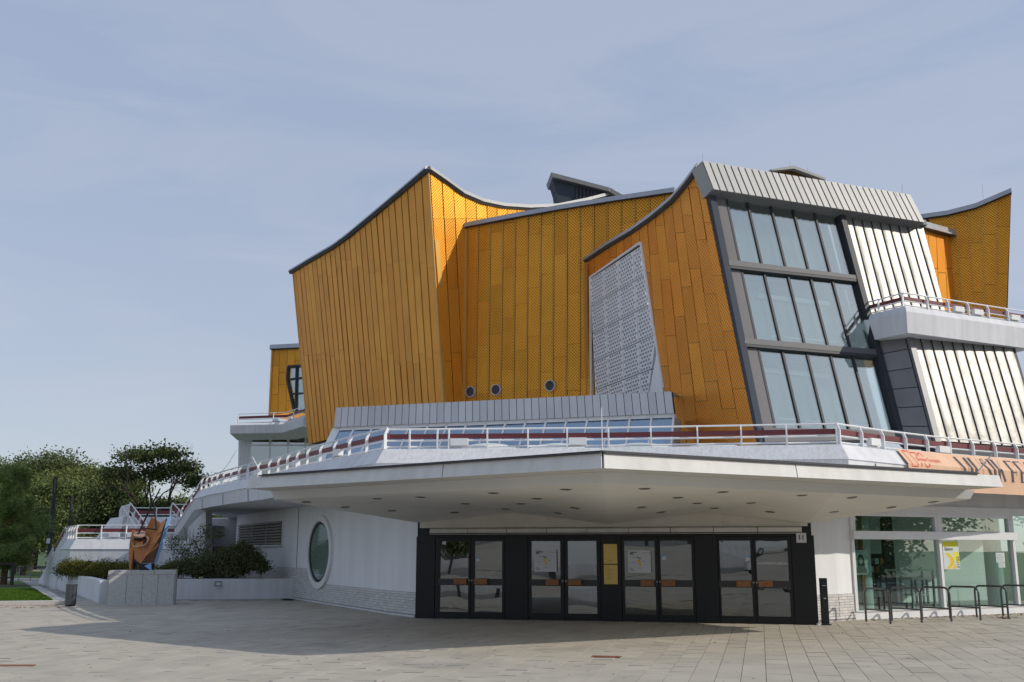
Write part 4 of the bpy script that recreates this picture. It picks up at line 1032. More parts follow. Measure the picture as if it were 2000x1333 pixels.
# ================================================================ east pier and shop window
E0, E1, E2 = G(1594, 1216), G(1640, 1213.5), G(1671, 1211)
EP = Plane(E0, (E1-E0), (0, 0, 1)); EQ = Plane(E1, (E2-E1), (0, 0, 1))
we, wq = (E1-E0).length, (E2-E1).length
for pl, w_, nm in ((EP, we, 'east_pier'), (EQ, wq, 'east_pier_return')):
    b = MB(); b.prism(pl, [(0, 0), (w_, 0), (w_, zt-.004), (0, zt-.004)], -.4, 0); o = part(b, nm, M['white']); brickband(pl, o, 0, w_, pl.hit(1620, 1162)[1], z0=.05)
brickjobs.sort(key=lambda j: j[0]); br = {}
for k, (d, pl, parent, x0_, x1_, z0_, z1__) in enumerate(brickjobs):
    cell = ccw([(x0_, z0_), (x1_, z0_), (x1_, z1__), (x0_, z1__)])
    if k < 300: b = MB(); b.t = random.random(); b.prism(pl, cell, .012, .022, back=False); b.build('brick', M['brick'], parent)
    else: b = br.setdefault(parent.name, (MB(), parent))[0]; b.t = random.random(); b.prism(pl, cell, .012, .022, back=False)
for b, parent in br.values(): stuff(b.build('bricks', M['brick'], parent))

V0, V1 = G(1671, 1211), G(2000, 1198)
WP = Plane(V0, (V1-V0), (0, 0, 1)); wx = lambda px, py: WP.hit(px, py)[0]; wz = lambda px, py: WP.hit(px, py)[1]
xe = wx(2000, 1100)+5.0
zs = wz(1671, 1194); zb0, zb1 = wz(1671, 1053.5), wz(1669, 1037.5); zt1 = wz(1831, 1005); zt2 = wz(1831, 990)
b = MB(); b.prism(WP, [(0, 0), (xe, 0), (xe, zs-.02), (0, zs-.02)], -.3, .02); shop = part(b, 'shop_front', M['whitep'])
b = MB(); b.prism(WP, [(0, zs-.02), (xe, zs-.02), (xe, zs), (0, zs)], -.3, .05); b.build('window_sill', M['whitep'], shop)
b = MB(); b.prism(WP, [(0, zt2), (xe, zt2), (xe, zt+.3), (0, zt+.3)], -.3, -.02); b.build('wall_above', M['conc_smooth'], shop)
b = MB(); b.prism(WP, [(0, zt1), (xe, zt1), (xe, zt2), (0, zt2)], -.15, .03); b.build('window_head', M['whitep'], shop)
b = MB(); b.prism(WP, [(-.03, zb0), (wx(1977, 1048), zb0), (wx(1977, 1048), zb1), (-.03, zb1)], -.1, .17); b.build('sunblind_box', M['whitep'], shop)
xs_ = [0.03, wx(1836.5, 1100), wx(1973, 1040)+.04, wx(1973, 1040)+2.4, wx(1973, 1040)+4.8]
for k, x in enumerate(xs_):
    b = MB(); b.prism(WP, [(x-.045, zs), (x+.045, zs), (x+.045, zt1-.003), (x-.045, zt1-.003)], -.12, .06); b.build('window_post', M['whitep'], shop)
for k in range(len(xs_)-1):
    u0_, u1_ = xs_[k]+.06, xs_[k+1]-.06
    b = MB(); b.prism(WP, [(u0_, zs), (u1_, zs), (u1_, zb0 if k < 2 else zt1), (u0_, zb0 if k < 2 else zt1)], -.04, -.03); b.build('glass_pane', M['glassw'], shop)
    b = MB()
    if k < 2:
        b2 = MB(); b2.prism(WP, [(u0_+.05, zb1+.02), (u1_-.05, zb1+.02), (u1_-.05, zt1-.06), (u0_+.05, zt1-.06)], -.03, -.02); b2.build('glass_pane', M['glassw'], shop)
        for q in ([(u0_-.02, zb1), (u0_+.07, zb1), (u0_+.07, zt1), (u0_-.02, zt1)], [(u1_-.07, zb1), (u1_+.02, zb1), (u1_+.02, zt1), (u1_-.07, zt1)], [(u0_+.07, zt1-.08), (u1_-.07, zt1-.08), (u1_-.07, zt1), (u0_+.07, zt1)]): b.prism(WP, q, -.1, .045)
        b.build('vent_frame', M['whitep'], shop)
# room behind the panes
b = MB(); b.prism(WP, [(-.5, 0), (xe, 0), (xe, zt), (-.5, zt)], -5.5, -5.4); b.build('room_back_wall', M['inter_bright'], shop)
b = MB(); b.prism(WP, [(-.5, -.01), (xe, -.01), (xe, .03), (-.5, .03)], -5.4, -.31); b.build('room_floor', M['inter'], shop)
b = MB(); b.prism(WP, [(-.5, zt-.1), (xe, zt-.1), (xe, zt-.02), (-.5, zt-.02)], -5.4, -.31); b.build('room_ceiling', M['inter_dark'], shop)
b = MB(); b.face([WP.pt(-.2, 0, -.3), WP.pt(-.2, 0, -5.4), WP.pt(-.2, zt, -5.4), WP.pt(-.2, zt, -.3)]); b.build('room_side_wall', M['inter'], shop)
for x in (wx(1745, 1100), wx(1992, 1100)+.3):
    b = MB(); b.tube([WP.pt(x, 0, -1.1), WP.pt(x, zt, -1.1)], .24, 20); b.build('column', M['inter_bright'], shop, smooth=True)
for (pa, pb2, o_) in ((1674, 1681, -.45), (1716, 1722, -.6)):
    b = MB(); b.prism(WP, [(wx(pa, 1100), .03), (wx(pb2, 1100), .03), (wx(pb2, 1100), zt), (wx(pa, 1100), zt)], o_-.06, o_); b.build('wooden_post', M['wood'], shop)
b = MB(); b.prism(WP, [(wx(1685, 1100), .03), (wx(1712, 1100), .03), (wx(1712, 1100), zt), (wx(1685, 1100), zt)], -.9, -.85); b.build('display_panel', M['inter_bright'], shop)
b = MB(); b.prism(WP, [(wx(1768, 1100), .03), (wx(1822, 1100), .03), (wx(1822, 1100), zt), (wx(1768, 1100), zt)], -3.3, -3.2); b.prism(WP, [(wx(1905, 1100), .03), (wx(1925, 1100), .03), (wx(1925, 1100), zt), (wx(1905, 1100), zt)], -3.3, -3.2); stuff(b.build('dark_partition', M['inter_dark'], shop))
# column shafts in the far lobby and tables, each a thing on the lobby floor
def simple_table(x0_, x1_, off, h, label, shelf=True):
    c = WP.pt((x0_+x1_)/2, 0.03, off); t = empty('serving_table', (c.x, c.y, 0.03), label, 'table')
    b = MB(); b.prism(WP, [(x0_, h-.05), (x1_, h-.05), (x1_, h), (x0_, h)], off-.5, off); b.build('table_top', M['inter_bright'], t)
    if shelf: b = MB(); b.prism(WP, [(x0_+.03, h*.5), (x1_-.03, h*.5), (x1_-.03, h*.5+.03), (x0_+.03, h*.5+.03)], off-.48, off-.02); b.build('shelf', M['inter_bright'], t)
    for x in (x0_+.04, x1_-.04):
        for o_ in (off-.45, off-.05):
            b = MB(); b.bar(WP.pt(x, .03, o_), WP.pt(x, h-.05, o_), .05, .05, WP.n); b.build('leg', M['zinc_light'], t)
simple_table(wx(1852, 1150), wx(1886, 1150), -1.2, .95, 'small pale table with a shelf behind the shop glass under the yellow poster')
simple_table(wx(1850, 1130), wx(1975, 1130), -2.6, 1.15, 'long white bar counter standing deep inside behind the shop glass', False)
# rack of leaflets
c = WP.pt(wx(1805, 1100), 0, -1.8); t = empty('leaflet_rack', (c.x, c.y, .03), 'dark rack full of small leaflets behind the left shop pane', 'rack')
b = MB(); b.box(c+Vector((0, 0, .85)), .55, .12, 1.5, .3); b.build('rack_frame', M['dark'], t)
for i in range(6):
    for j in range(4):
        b = MB(); b.t = random.random(); b.box(c+Vector((-.2+j*.135, -.1-.02*j, .3+i*.22)), .11, .02, .16, .3); b.build('leaflet', [M['gpanel'], M['pgrey'], M['wood'], M['inter_dark']][(i*3+j*5) % 4], t)

# ================================================================ west annex balcony and low wing
ZA = P(453, 827, 64).z
n0, n1, n2 = P(453, 827, 64), G(557, 825, ZA), G(600, 811, ZA); n1.z = n2.z = ZA
za_mid = P(453, 832, 64).z; za_lo = P(453, 848, 64).z
b = MB(); bk = Vector((3, 9, 0)); pr3 = [n0, n1, n2]
profile(b, pr3, [(-.3, 0), (0, 0), (.25, za_mid-ZA), (.2, za_lo-ZA), (-1, za_lo-ZA-.3)]); b.face([n0, n1, n2, n2+bk, n0+Vector((1, 8, 0))]); 
b.face([Vector((p.x, p.y, za_lo)) for p in (n0, n1, n2, n2+bk, n0+Vector((1, 8, 0)))]); part(b, 'annex_balcony', M['conc_smooth'])
railing([n0+Vector((.3, .3, 0)), n1, n2], .62, 2.2, boxes=[2.6, 4.2, 8.4, 9.4])
AW = vplane(P(466, 900, 65.5), 1, -.02)
b = MB(); b.prism(AW, ccw(AW.hits([(466, 849), (800, 849), (800, 1000), (464, 1000)])), -6, 0); aw = part(b, 'annex_wall', M['conc'])
b = MB(); b.prism(AW, ccw(AW.hits([(490, 852), (690, 852), (690, 950), (488, 950)])), 0, .04); b.build('window_frame', M['whitep'], aw)
for (x0_, x1_) in ((493, 525.5), (531, 561), (566, 595), (600, 630), (635, 665)):
    for (y0, y1) in ((856, 868.5), (872, 948)):
        q = ccw(AW.hits([(x0_-(0 if y0 < 870 else 2), y1), (x1_+(0 if y0 < 870 else 1), y1), (x1_+(0 if y0 < 870 else 1), y0), (x0_-(0 if y0 < 870 else 2), y0)]))
        b = MB(); b.prism(AW, q, .04, .06); wn = b.build('window_pane', M['glassa'], aw)
        b = MB(); b.prism(AW, q, .042, .045); 
# annex window in the gold
b = MB(); wa = ccw(FA.hits(win_a)); b.prism(FA, wa, -.4, -.3); an = part(b, 'annex_window', M['inter'])
b = MB(); b.prism(FA, wa, -.06, -.03); b.build('pane', M['glassb'], an)
b = MB(); wpx = win_a
for i in range(5): b.bar(FA.at(*wpx[i], .02), FA.at(*wpx[(i+1) % 5], .02), .16, .2, FA.n)
b.bar(FA.at(580, 717, .02), FA.at(578, 803, .02), .11, .15, FA.n); b.bar(FA.at(563, 742, .02), FA.at(600, 737, .02), .11, .15, FA.n); b.bar(FA.at(569, 770, .02), FA.at(600, 768, .02), .1, .15, FA.n); b.build('window_frame', M['frame'], an)
# ================================================================ lettering
def text_shape(s, size=1.0, bold=0.0, align='LEFT', shear=0):
    cu = bpy.data.curves.new('lettering', 'FONT'); cu.body = s; cu.size = size; cu.offset = bold; cu.align_x = align; cu.resolution_u = 3; cu.shear = shear
    o = bpy.data.objects.new('lettering_tmp', cu); COL.objects.link(o); dg = bpy.context.evaluated_depsgraph_get()
    me = bpy.data.meshes.new_from_object(o.evaluated_get(dg)); v = [(p.co.x, p.co.y) for p in me.vertices]; f = [tuple(p.vertices) for p in me.polygons]
    bpy.data.objects.remove(o); bpy.data.curves.remove(cu); bpy.data.meshes.remove(me); return v, f
def put_text(mb, s, fn, size, bold=0.0, align='LEFT', rot=0.0):
    v, f = text_shape(s, size, bold, align)
    if rot: v = [(x*math.cos(rot)-y*math.sin(rot), x*math.sin(rot)+y*math.cos(rot)) for x, y in v]
    for q in f:
        pts = [v[i] for i in q]
        if area(pts) < 0: pts = pts[::-1]
        mb.face([fn(*p) for p in pts])

# posters, plates and the house number on the entrance front: things fixed to it
def sheet(pl, x0, x1, z0, z1, off, th, name, m, label, cat, group=None, kind_cols=None):
    c = pl.pt((x0+x1)/2, z0, off); t = empty(name, c, label, cat, group); b = MB(); b.prism(pl, ccw([(x0, z0), (x1, z0), (x1, z1), (x0, z1)]), off, off+th); b.build('sheet', m, t); return t
def flat(pl, off, pts, m, name, parent): b = MB(); b.face([pl.pt(x, z, off) for x, z in ccw(pts)]); return b.build(name, m, parent)
def circ(x, z, r, n=14, ry=None): return [(x+r*math.cos(2*math.pi*k/n), z+(ry or r)*math.sin(2*math.pi*k/n)) for k in range(n)]
for (pa, pb2, ya, yb, lab) in ((1044, 1087.5, 1074, 1117, 'white map poster with yellow shapes on the pane left of the brass plates'), (1227, 1271.5, 1075, 1119, 'white map poster with yellow shapes on the pane right of the brass plates')):
    x0, x1 = dh(pa, 1095)[0], dh(pb2, 1095)[0]; z0, z1 = dh((pa+pb2)/2, yb)[1], dh((pa+pb2)/2, ya)[1]; w_ = x1-x0; h_ = z1-z0
    t = sheet(DP, x0, x1, z0, z1, .026, .006, 'map_poster', M['paper'], lab, 'poster', 'map posters on the entrance doors')
    o = .034; X = lambda u: x0+w_*u; Z = lambda v: z0+h_*v
    flat(DP, o, circ(X(.47), Z(.51), .042, 8), M['yellow'], 'yellow_shape', t); flat(DP, o, circ(X(.53), Z(.37), .034, 7), M['yellow'], 'yellow_shape', t)
    flat(DP, o, [(X(.36), Z(.68)), (X(.40), Z(.72)), (X(.57), Z(.65)), (X(.57), Z(.60)), (X(.50), Z(.61))], M['zdark'], 'grey_shape', t)
    b = MB(); put_text(b, 'Lageplan', lambda x, y: DP.pt(X(.08)+x, Z(.88)+y, o), .05, .0015); put_text(b, 'Map', lambda x, y: DP.pt(X(.08)+x, Z(.81)+y, o), .05, .0015)
    for v, u0_, u1_ in ((.19, .08, .2), (.14, .08, .22), (.09, .08, .26), (.44, .14, .3), (.5, .62, .74), (.68, .2, .32), (.2, .42, .58)): b.face([DP.pt(X(u0_), Z(v), o), DP.pt(X(u1_), Z(v), o), DP.pt(X(u1_), Z(v+.014), o), DP.pt(X(u0_), Z(v+.014), o)])
    b.build('lettering', M['ink'], t)
    b = MB(); put_text(b, 'Philharmonie', lambda x, y: DP.pt(X(.70)+x, Z(.86)+y, o), .035); b.build('lettering', M['zdark'], t)
x0, x1 = dh(1179.5, 1100)[0], dh(1206, 1100)[0]
for (ya, yb, lab, k) in ((1063, 1101.5, 'upper blank brass plate on the black panel between the middle doors', 0), (1103.5, 1141.5, 'lower brass plate engraved with many lines of text between the middle doors', 1)):
    z0, z1 = dh(1192, yb)[1], dh(1192, ya)[1]; t = sheet(DP, x0, x1, z0, z1, .014, .012, 'brass_plate', M['brass'], lab, 'plaque', 'brass plates between the middle doors')
    b = MB(); w_ = x1-x0; h_ = z1-z0
    rows_ = [(.17, .32, .7), (.13, .4, .6)] if k == 0 else [(.82, .1, .45)]+[(.74-.055*i, .25+.12*math.sin(i*2.1), .62+.16*math.cos(i*1.7)) for i in range(10)]
    for v, u0_, u1_ in rows_: b.face([DP.pt(x0+w_*u0_, z0+h_*v, .0275), DP.pt(x0+w_*u1_, z0+h_*v, .0275), DP.pt(x0+w_*u1_, z0+h_*(v+.018), .0275), DP.pt(x0+w_*u0_, z0+h_*(v+.018), .0275)])
    b.build('lettering', mat('engraving', (.30, .20, .06), .5) if k == 0 else bpy.data.materials['engraving'], t)
x0, x1 = dh(1555, 1050)[0], dh(1574.5, 1050)[0]; z0, z1 = dh(1565, 1060.5)[1], dh(1565, 1041.5)[1]
t = sheet(DP, x0, x1, z0, z1, .02, .06, 'house_number_sign', M['paper'], 'small square white sign with the number 11 at the right end of the entrance', 'sign')
b = MB(); cx_ = (x0+x1)/2; put_text(b, '11', lambda x, y: DP.pt(cx_+x, z0+.07+y, .082), .15, .004, 'CENTER'); b.build('lettering', M['ink'], t)
# saal name on the right hand door, white film letters
b = MB(); put_text(b, 'KAMMERMUSIKSAAL', lambda x, y: DP.pt(dh(1480, 1100)[0]+x, dh(1480, 1103)[1]+y, -.026), .085); o_ = b.build('glass_lettering', M['paper'], hall)
for (px, py, k) in ((867, 1060, 0), (933, 1093, 1), (1297, 1090, 2), (1461, 1092, 3)):
    x, z = dh(px, py); b = MB(); b.prism(DP, [(x-.05, z-.05), (x+.05, z-.05), (x+.05, z+.03), (x-.05, z+.03)], -.028, -.024); b.m = 1; b.prism(DP, [(x-.05, z+.031), (x+.05, z+.031), (x+.05, z+.07), (x-.05, z+.07)], -.028, -.024); b.build('door_sticker', [M['paper'], M['sblue']], hall)

# shop posters
def wsheet(pa, pb2, ya, yb, off, m, label, name='poster'):
    x0, x1 = wx(pa, (ya+yb)/2), wx(pb2, (ya+yb)/2); z0, z1 = wz((pa+pb2)/2, yb), wz((pa+pb2)/2, ya)
    return sheet(WP, x0, x1, z0, z1, off, .006, name, m, label, 'poster'), x0, x1, z0, z1
t, x0, x1, z0, z1 = wsheet(1843.5, 1874.5, 1057.5, 1112.5, -.026, M['pgrey'], 'yellow and white season poster reading Saison 21/22 inside the shop window'); w_, h_ = x1-x0, z1-z0; o = -.0195
flat(WP, o, [(x0+.02*w_, z0+.80*h_), (x0+.98*w_, z0+.80*h_), (x0+.98*w_, z0+.985*h_), (x0+.02*w_, z0+.985*h_)], M['pyellow'], 'yellow_band', t)
sw = [(x0+w_*(.12+.30*math.sin(v*3.3)), z0+h_*(.02+.56*v)) for v in [k/8 for k in range(9)]]; sw2 = [(x+w_*.26, z) for x, z in sw[::-1]]
b = MB()
for i in range(8): b.face([WP.pt(*p, o) for p in (sw[i], (sw[i][0]+w_*.26, sw[i][1]), (sw[i+1][0]+w_*.26, sw[i+1][1]), sw[i+1])])
b.build('yellow_swirl', M['yellow'], t)
flat(WP, o, [(x0+.62*w_, z0+.4*h_), (x0+.97*w_, z0+.15*h_), (x0+.97*w_, z0+.62*h_), (x0+.6*w_, z0+.62*h_)], M['pyellow'], 'yellow_patch', t)
flat(WP, o, [(x0+.5*w_, z0+.02*h_), (x0+.78*w_, z0+.02*h_), (x0+.70*w_, z0+.22*h_)], M['yellow'], 'yellow_patch', t)
b = MB(); put_text(b, 'Saison', lambda x, y: WP.pt(x0+.10*w_+x, z0+.67*h_+y, o+.002), .125, .002); put_text(b, "21/'22", lambda x, y: WP.pt(x0+.96*w_+x, z0+.04*h_+y, o+.002), .125, .002, 'LEFT', math.pi/2); b.build('lettering', M['ink'], t)
for (pa, pb2, ya, yb, lab) in ((1946.5, 1963.5, 1080, 1099, 'upper small cream notice inside the right edge of the shop window'), (1951.5, 1964.5, 1100, 1109, 'lower small cream notice under another inside the shop window')):
    t, x0, x1, z0, z1 = wsheet(pa, pb2, ya, yb, -.026, M['pgrey'], lab, 'notice'); b = MB()
    for i in range(6): b.face([WP.pt(x0+.02, z0+(z1-z0)*(.12+.13*i), -.019), WP.pt(x1-.03*(1+i % 3), z0+(z1-z0)*(.12+.13*i), -.019), WP.pt(x1-.03*(1+i % 3), z0+(z1-z0)*(.15+.13*i), -.019), WP.pt(x0+.02, z0+(z1-z0)*(.15+.13*i), -.019)])
    b.build('lettering', M['zdark'], t)
t, x0, x1, z0, z1 = wsheet(1679, 1708, 1075, 1123, -.24, mat('portrait_paper', (.50, .58, .56), .6), 'grey portrait poster of a dark haired person inside the left shop pane'); w_, h_ = x1-x0, z1-z0
X = lambda u: x0+w_*u; Z = lambda v: z0+h_*v
flat(WP, -.232, [(X(.30), Z(.30)), (X(.32), Z(.62)), (X(.40), Z(.80)), (X(.53), Z(.85)), (X(.68), Z(.79)), (X(.78), Z(.60)), (X(.80), Z(.30))], M['ink'], 'hair_print', t)
flat(WP, -.2305, [(X(.22), Z(.05)), (X(.25), Z(.28)), (X(.42), Z(.36)), (X(.75), Z(.34)), (X(.90), Z(.22)), (X(.93), Z(.05))], M['gpanel'], 'shoulder_print', t)
flat(WP, -.229, circ(X(.54), Z(.56), w_*.135, 14, h_*.13), mat('face_print', (.36, .36, .35), .6), 'face_print', t)
b = MB(); put_text(b, 'Stipendiaten', lambda x, y: WP.pt(X(.2)+x, Z(.90)+y, -.2305), .05); b.build('lettering', M['ink'], t)

# ---- banner hung over the terrace kerb on the right
bn_s0 = (G(1745, 880.5, ZC)-dk_right[0]); 
Lr_ = [0]
for i in range(len(dk_right)-1): Lr_.append(Lr_[-1]+(dk_right[i+1]-dk_right[i]).length)
s_start = None
def dk_at(s_):
    for i in range(len(dk_right)-1):
        if s_ <= Lr_[i+1] or i == len(dk_right)-2:
            d = dk_right[i+1]-dk_right[i]; return dk_right[i]+d*((s_-Lr_[i])/d.length), Vector((d.y, -d.x, 0)).normalized()
def kerb_s(px):
    best = min(((abs((lambda q: q.x/q.y)(dk_at(k*.02)[0])-(G(px, 890, ZC).x/G(px, 890, ZC).y)), k*.02) for k in range(int(Lr_[-1]/.02))))
    return best[1]
s_start = kerb_s(1747); s_end = Lr_[-1]-.05
UP_, LO_ = .40, .62
def banner(s_, t, o=.0):                      # t in metres measured down the cloth
    p, n = dk_at(s_); rip = .012*math.sin(s_*7+t*3)+.01*math.sin(s_*2.3)
    if t < UP_: q = t/UP_; return p+n*(.075+.29*q+.0+rip*.5+o)+Vector((0, 0, .045-.37*q+o*.5))
    q = (t-UP_); return p+n*(.365+rip*.5*(1+q)+o-.03*q)+Vector((0, 0, -.325-q))
b = MB(); ns = 60; ts = [0, .13, .27, .40, .55, .72, .87, 1.02]
for i in range(ns):
    sa, sb = s_start+(s_end-s_start)*i/ns, s_start+(s_end-s_start)*(i+1)/ns
    for ta, tb_ in zip(ts[:-1], ts[1:]): b.face([banner(sa, tb_), banner(sb, tb_), banner(sb, ta), banner(sa, ta)])
pt0 = banner(s_start, .4); t = empty('banner', pt0, 'long salmon festival banner hanging over the right terrace kerb beneath the railing', 'banner')
cl = b.build('cloth', M['banner'], t, smooth=False)
def bpoly(mb, pts, o=.006, s0=0.0, nseg=5):
    """polygon in (s, t) cloth metres, cut at the fold and into short lengths so it lies on the cloth"""
    ts_ = [0, .13, .27, .40, .55, .72, .87, 1.02]; xs_l = [p[0] for p in pts]; x0, x1 = min(xs_l), max(xs_l)
    step = (s_end-s_start)/60.0
    k0, k1 = int((x0+s0-s_start)//step), int((x1+s0-s_start)//step)
    for k in range(k0, k1+1):
        sa, sb = s_start+k*step-s0, s_start+(k+1)*step-s0
        for ta, tb_ in zip(ts_[:-1], ts_[1:]):
            cp = clip(pts, [(sa, ta), (sb, ta), (sb, tb_), (sa, tb_)])
            if len(cp) > 2: mb.face([banner(x+s0, y, o) for x, y in reversed(ccw(cp))])
# big high contrast roman capitals, hand cut: (x, t) with t measured down, height .70
H_ = .60
def stroke(x0, t0, x1, t1, wd): return [(x0-wd/2, t0), (x0+wd/2, t0), (x1+wd/2, t1), (x1-wd/2, t1)]
def letter(ch):
    T, B = 0, H_; th, hn = .095, .014
    if ch == 'M': return [stroke(.05, T, .05, B, hn), stroke(.07, T, .30, B, th), stroke(.52, T, .30, B, hn), stroke(.56, T, .56, B, th), stroke(.05, T, .09, T+.02, .12)], .66
    if ch == 'U': return [stroke(.08, T, .08, B-.12, th), stroke(.08, B-.14, .24, B, th*.8), stroke(.24, B-.03, .40, B-.16, hn*2), stroke(.42, T, .42, B-.14, hn), stroke(.03, T, .13, T+.018, .1)], .47
    if ch == 'S': return [stroke(.30, T+.16, .24, T+.0, hn*2), stroke(.16, T, .09, T+.14, .03), stroke(.09, T+.12, .33, B-.15, th*1.15), stroke(.33, B-.16, .22, B, .03), stroke(.22, B-.02, .08, B-.14, hn*2), stroke(.14, T, .26, T+.02, .06)], .40
    if ch == 'I': return [stroke(.09, T, .09, B, th), stroke(.09, T, .09, T+.016, .17), stroke(.09, B-.016, .09, B, .17)], .18
    if ch == 'K': return [stroke(.09, T, .09, B, th), stroke(.40, T, .14, T+.38, hn), stroke(.20, T+.28, .40, B, th), stroke(.09, T, .09, T+.016, .17), stroke(.09, B-.016, .09, B, .17)], .46
    if ch == 'F': return [stroke(.09, T, .09, B, th), stroke(.25, T, .25, T+.02, .36), stroke(.42, T, .42, T+.16, hn), stroke(.22, T+.33, .22, T+.35, .2), stroke(.32, T+.26, .32, T+.43, hn), stroke(.09, B-.016, .09, B, .17)], .46
    if ch == 'E': return [stroke(.09, T, .09, B, th), stroke(.25, T, .25, T+.02, .36), stroke(.42, T, .42, T+.16, hn), stroke(.22, T+.33, .22, T+.35, .2), stroke(.25, B-.02, .25, B, .36), stroke(.44, B-.18, .44, B, hn)], .48
    if ch == 'T': return [stroke(.22, T, .22, B, th), stroke(.22, T, .22, T+.02, .44), stroke(.01, T, .01, T+.16, hn), stroke(.43, T, .43, T+.16, hn)], .46
    return [], .18
s_ = kerb_s(1850)
for ch in 'MUSIK FEST':
    pl_, adv = letter(ch); b = MB()
    for pg_ in pl_:
        if max(x for x, _ in pg_)+s_ < s_end-.05: bpoly(b, [(x*.82, y+.09) for x, y in pg_], .014, s_)
    s_ += (adv+.035)*.82
    if b.f: b.build('letter', M['bink'], t)
b = MB(); s_ = kerb_s(1752)
fr = [(0.03, .05), (.27, .05), (.27, .46), (.03, .46)]
for (p, q) in zip(fr, fr[1:]+fr[:1]):
    x0_, x1_ = min(p[0], q[0])-.009, max(p[0], q[0])+.009; y0_, y1_ = min(p[1], q[1])-.009, max(p[1], q[1])+.009
    bpoly(b, [(x0_, y0_), (x1_, y0_), (x1_, y1_), (x0_, y1_)], .014, s_)
b.build('logo_frame', M['red'], t); b = MB()
for pg_ in ([(.33, .07), (.53, .07), (.53, .092), (.33, .092)], [(.51, .09), (.535, .09), (.515, .19), (.49, .19)], [(.45, .35), (.475, .35), (.44, .46), (.415, .46)]): bpoly(b, pg_, .014, s_)
for a0_, a1_ in ((math.pi*1.05, math.pi*1.95), (math.pi*.05, math.pi*.95)):
    for k in range(8):
        t0_, t1_ = a0_+(a1_-a0_)*k/8, a0_+(a1_-a0_)*(k+1)/8; cx_, cy_ = .70, (.19 if a0_ > 3 else .34)
        bpoly(b, [(cx_+.12*math.cos(t0_), cy_+.13*math.sin(t0_)), (cx_+.12*math.cos(t1_), cy_+.13*math.sin(t1_)), (cx_+.098*math.cos(t1_), cy_+.108*math.sin(t1_)), (cx_+.098*math.cos(t0_), cy_+.108*math.sin(t0_))], .014, s_)
b.build('logo_digits', M['red'], t); b = MB()
v, f = text_shape('Berliner Festspiele', .14, 0)
for q in f: bpoly(b, [(.38+v[i][0], .305-v[i][1]) for i in q], .014, s_)
b.build('lettering', M['red'], t)

# ================================================================ things on the square
# ---- ashtray post by the entrance
c = G(1612.5, 1221); t = empty('ashtray_post', c, 'slim black ashtray post standing right of the entrance by the white pier', 'ashtray')
b = MB(); b.box(c+Vector((0, 0, .52)), .15, .13, .98); b.box(c+Vector((.0, 0, .012)), .22, .18, .024); 
b.build('post', M['black'], t)
b = MB(); b.box(c+Vector((0, 0, 1.035)), .15, .15, .05); b.bar(c+Vector((0, .06, 1.0)), c+Vector((0, .06, 1.05)), .14, .02); b.build('hood', M['black'], t)
b = MB(); b.box(c+Vector((0, -.072, .89)), .10, .014, .012); b.box(c+Vector((0, -.071, .60)), .055, .012, .025); b.build('plate', M['cope'], t)
b = MB(); c2 = G(1599, 1221.5); b.box(c2+Vector((0, 0, .02)), .09, .06, .04, .4); b.box(c2+Vector((.02, 0, .05)), .04, .05, .03, .9); tag(b.build('door_stop', M['zinc']), 'tiny grey metal scrap lying between the black front and the ashtray post', 'debris')

# ---- bicycle stands
def hoop():
    r = empty('bicycle_stand', (0, 0, 0)); b = MB(); w_, h_, rr = .86, .80, .16; path = [(0, 0, 0), (0, 0, h_-rr)]
    path += [(rr-rr*math.cos(a), 0, h_-rr+rr*math.sin(a)) for a in [math.pi/2*k/6 for k in range(1, 7)]]
    path += [(w_-rr+rr*math.sin(a), 0, h_-rr+rr*math.cos(a)) for a in [math.pi/2*k/6 for k in range(1, 7)]] + [(w_, 0, 0)]
    b.tube(path, .026, 10); b.build('hoop', M['bin'], r, smooth=True)
    b = MB(); b.tube([(0, 0, .30), (w_, 0, .30)], .02, 8); b.build('cross_bar', M['bin'], r, smooth=True); return r
ends = [((1684, 1211), (1739.5, 1219)), ((1743, 1213), (1800.5, 1216)), ((1856-58, 1207.5), (1857.5, 1214)), ((1910-58-3, 1206), (1915, 1212)), ((1967-8, 1203), (1968.5, 1211)), ((2020, 1201), (2026, 1209))]
ends = [(G(1683, 1214), G(1739.5, 1219.5)), (G(1743, 1211), G(1800.5, 1216.5)), (G(1855-1, 1207.5), G(1858.5, 1214.5)), (G(1909, 1205.5), G(1915, 1212)), (G(1961, 1204), G(1970, 1210)), (G(2015, 1202), G(2026, 1209))]
row_d = (G(1970, 1210)-G(1739.5, 1219.5)).normalized()
labs = ['grey hoop bicycle stand nearest the white pier, leftmost of the row', 'second grey hoop bicycle stand from the pier, in front of the leaflet rack', 'third grey hoop bicycle stand from the pier, under the left edge of the yellow poster', 'fourth grey hoop bicycle stand from the pier, before the bar tables', 'fifth grey hoop bicycle stand from the pier, at the right shop window post', 'sixth grey hoop bicycle stand cut by the right edge of the photo']
proto = hoop()
rights = [G(1739.5, 1219.5), G(1800.5, 1216.5), G(1858.5, 1214.5), G(1915.5, 1212), G(1970, 1209.5), G(2026, 1207)]
for k in range(6):
    o = proto if k == 0 else dup(proto)
    p = rights[k]; lp = G([1683, 1743, 1802, 1861, 1909, 1961][k]+0, [1214, 1212.5, 1210.5, 1208.5, 1206, 1204][k])
    d = (lp-p); d = d.normalized(); o.location = p; o.rotation_euler = (0, 0, math.atan2(d.y, d.x))
    tag(o, labs[k], 'bicycle stand', 'hoop bicycle stands in front of the shop window')
    for ch in o.children: ORG[ch.name] = Vector((0, 0, 0))

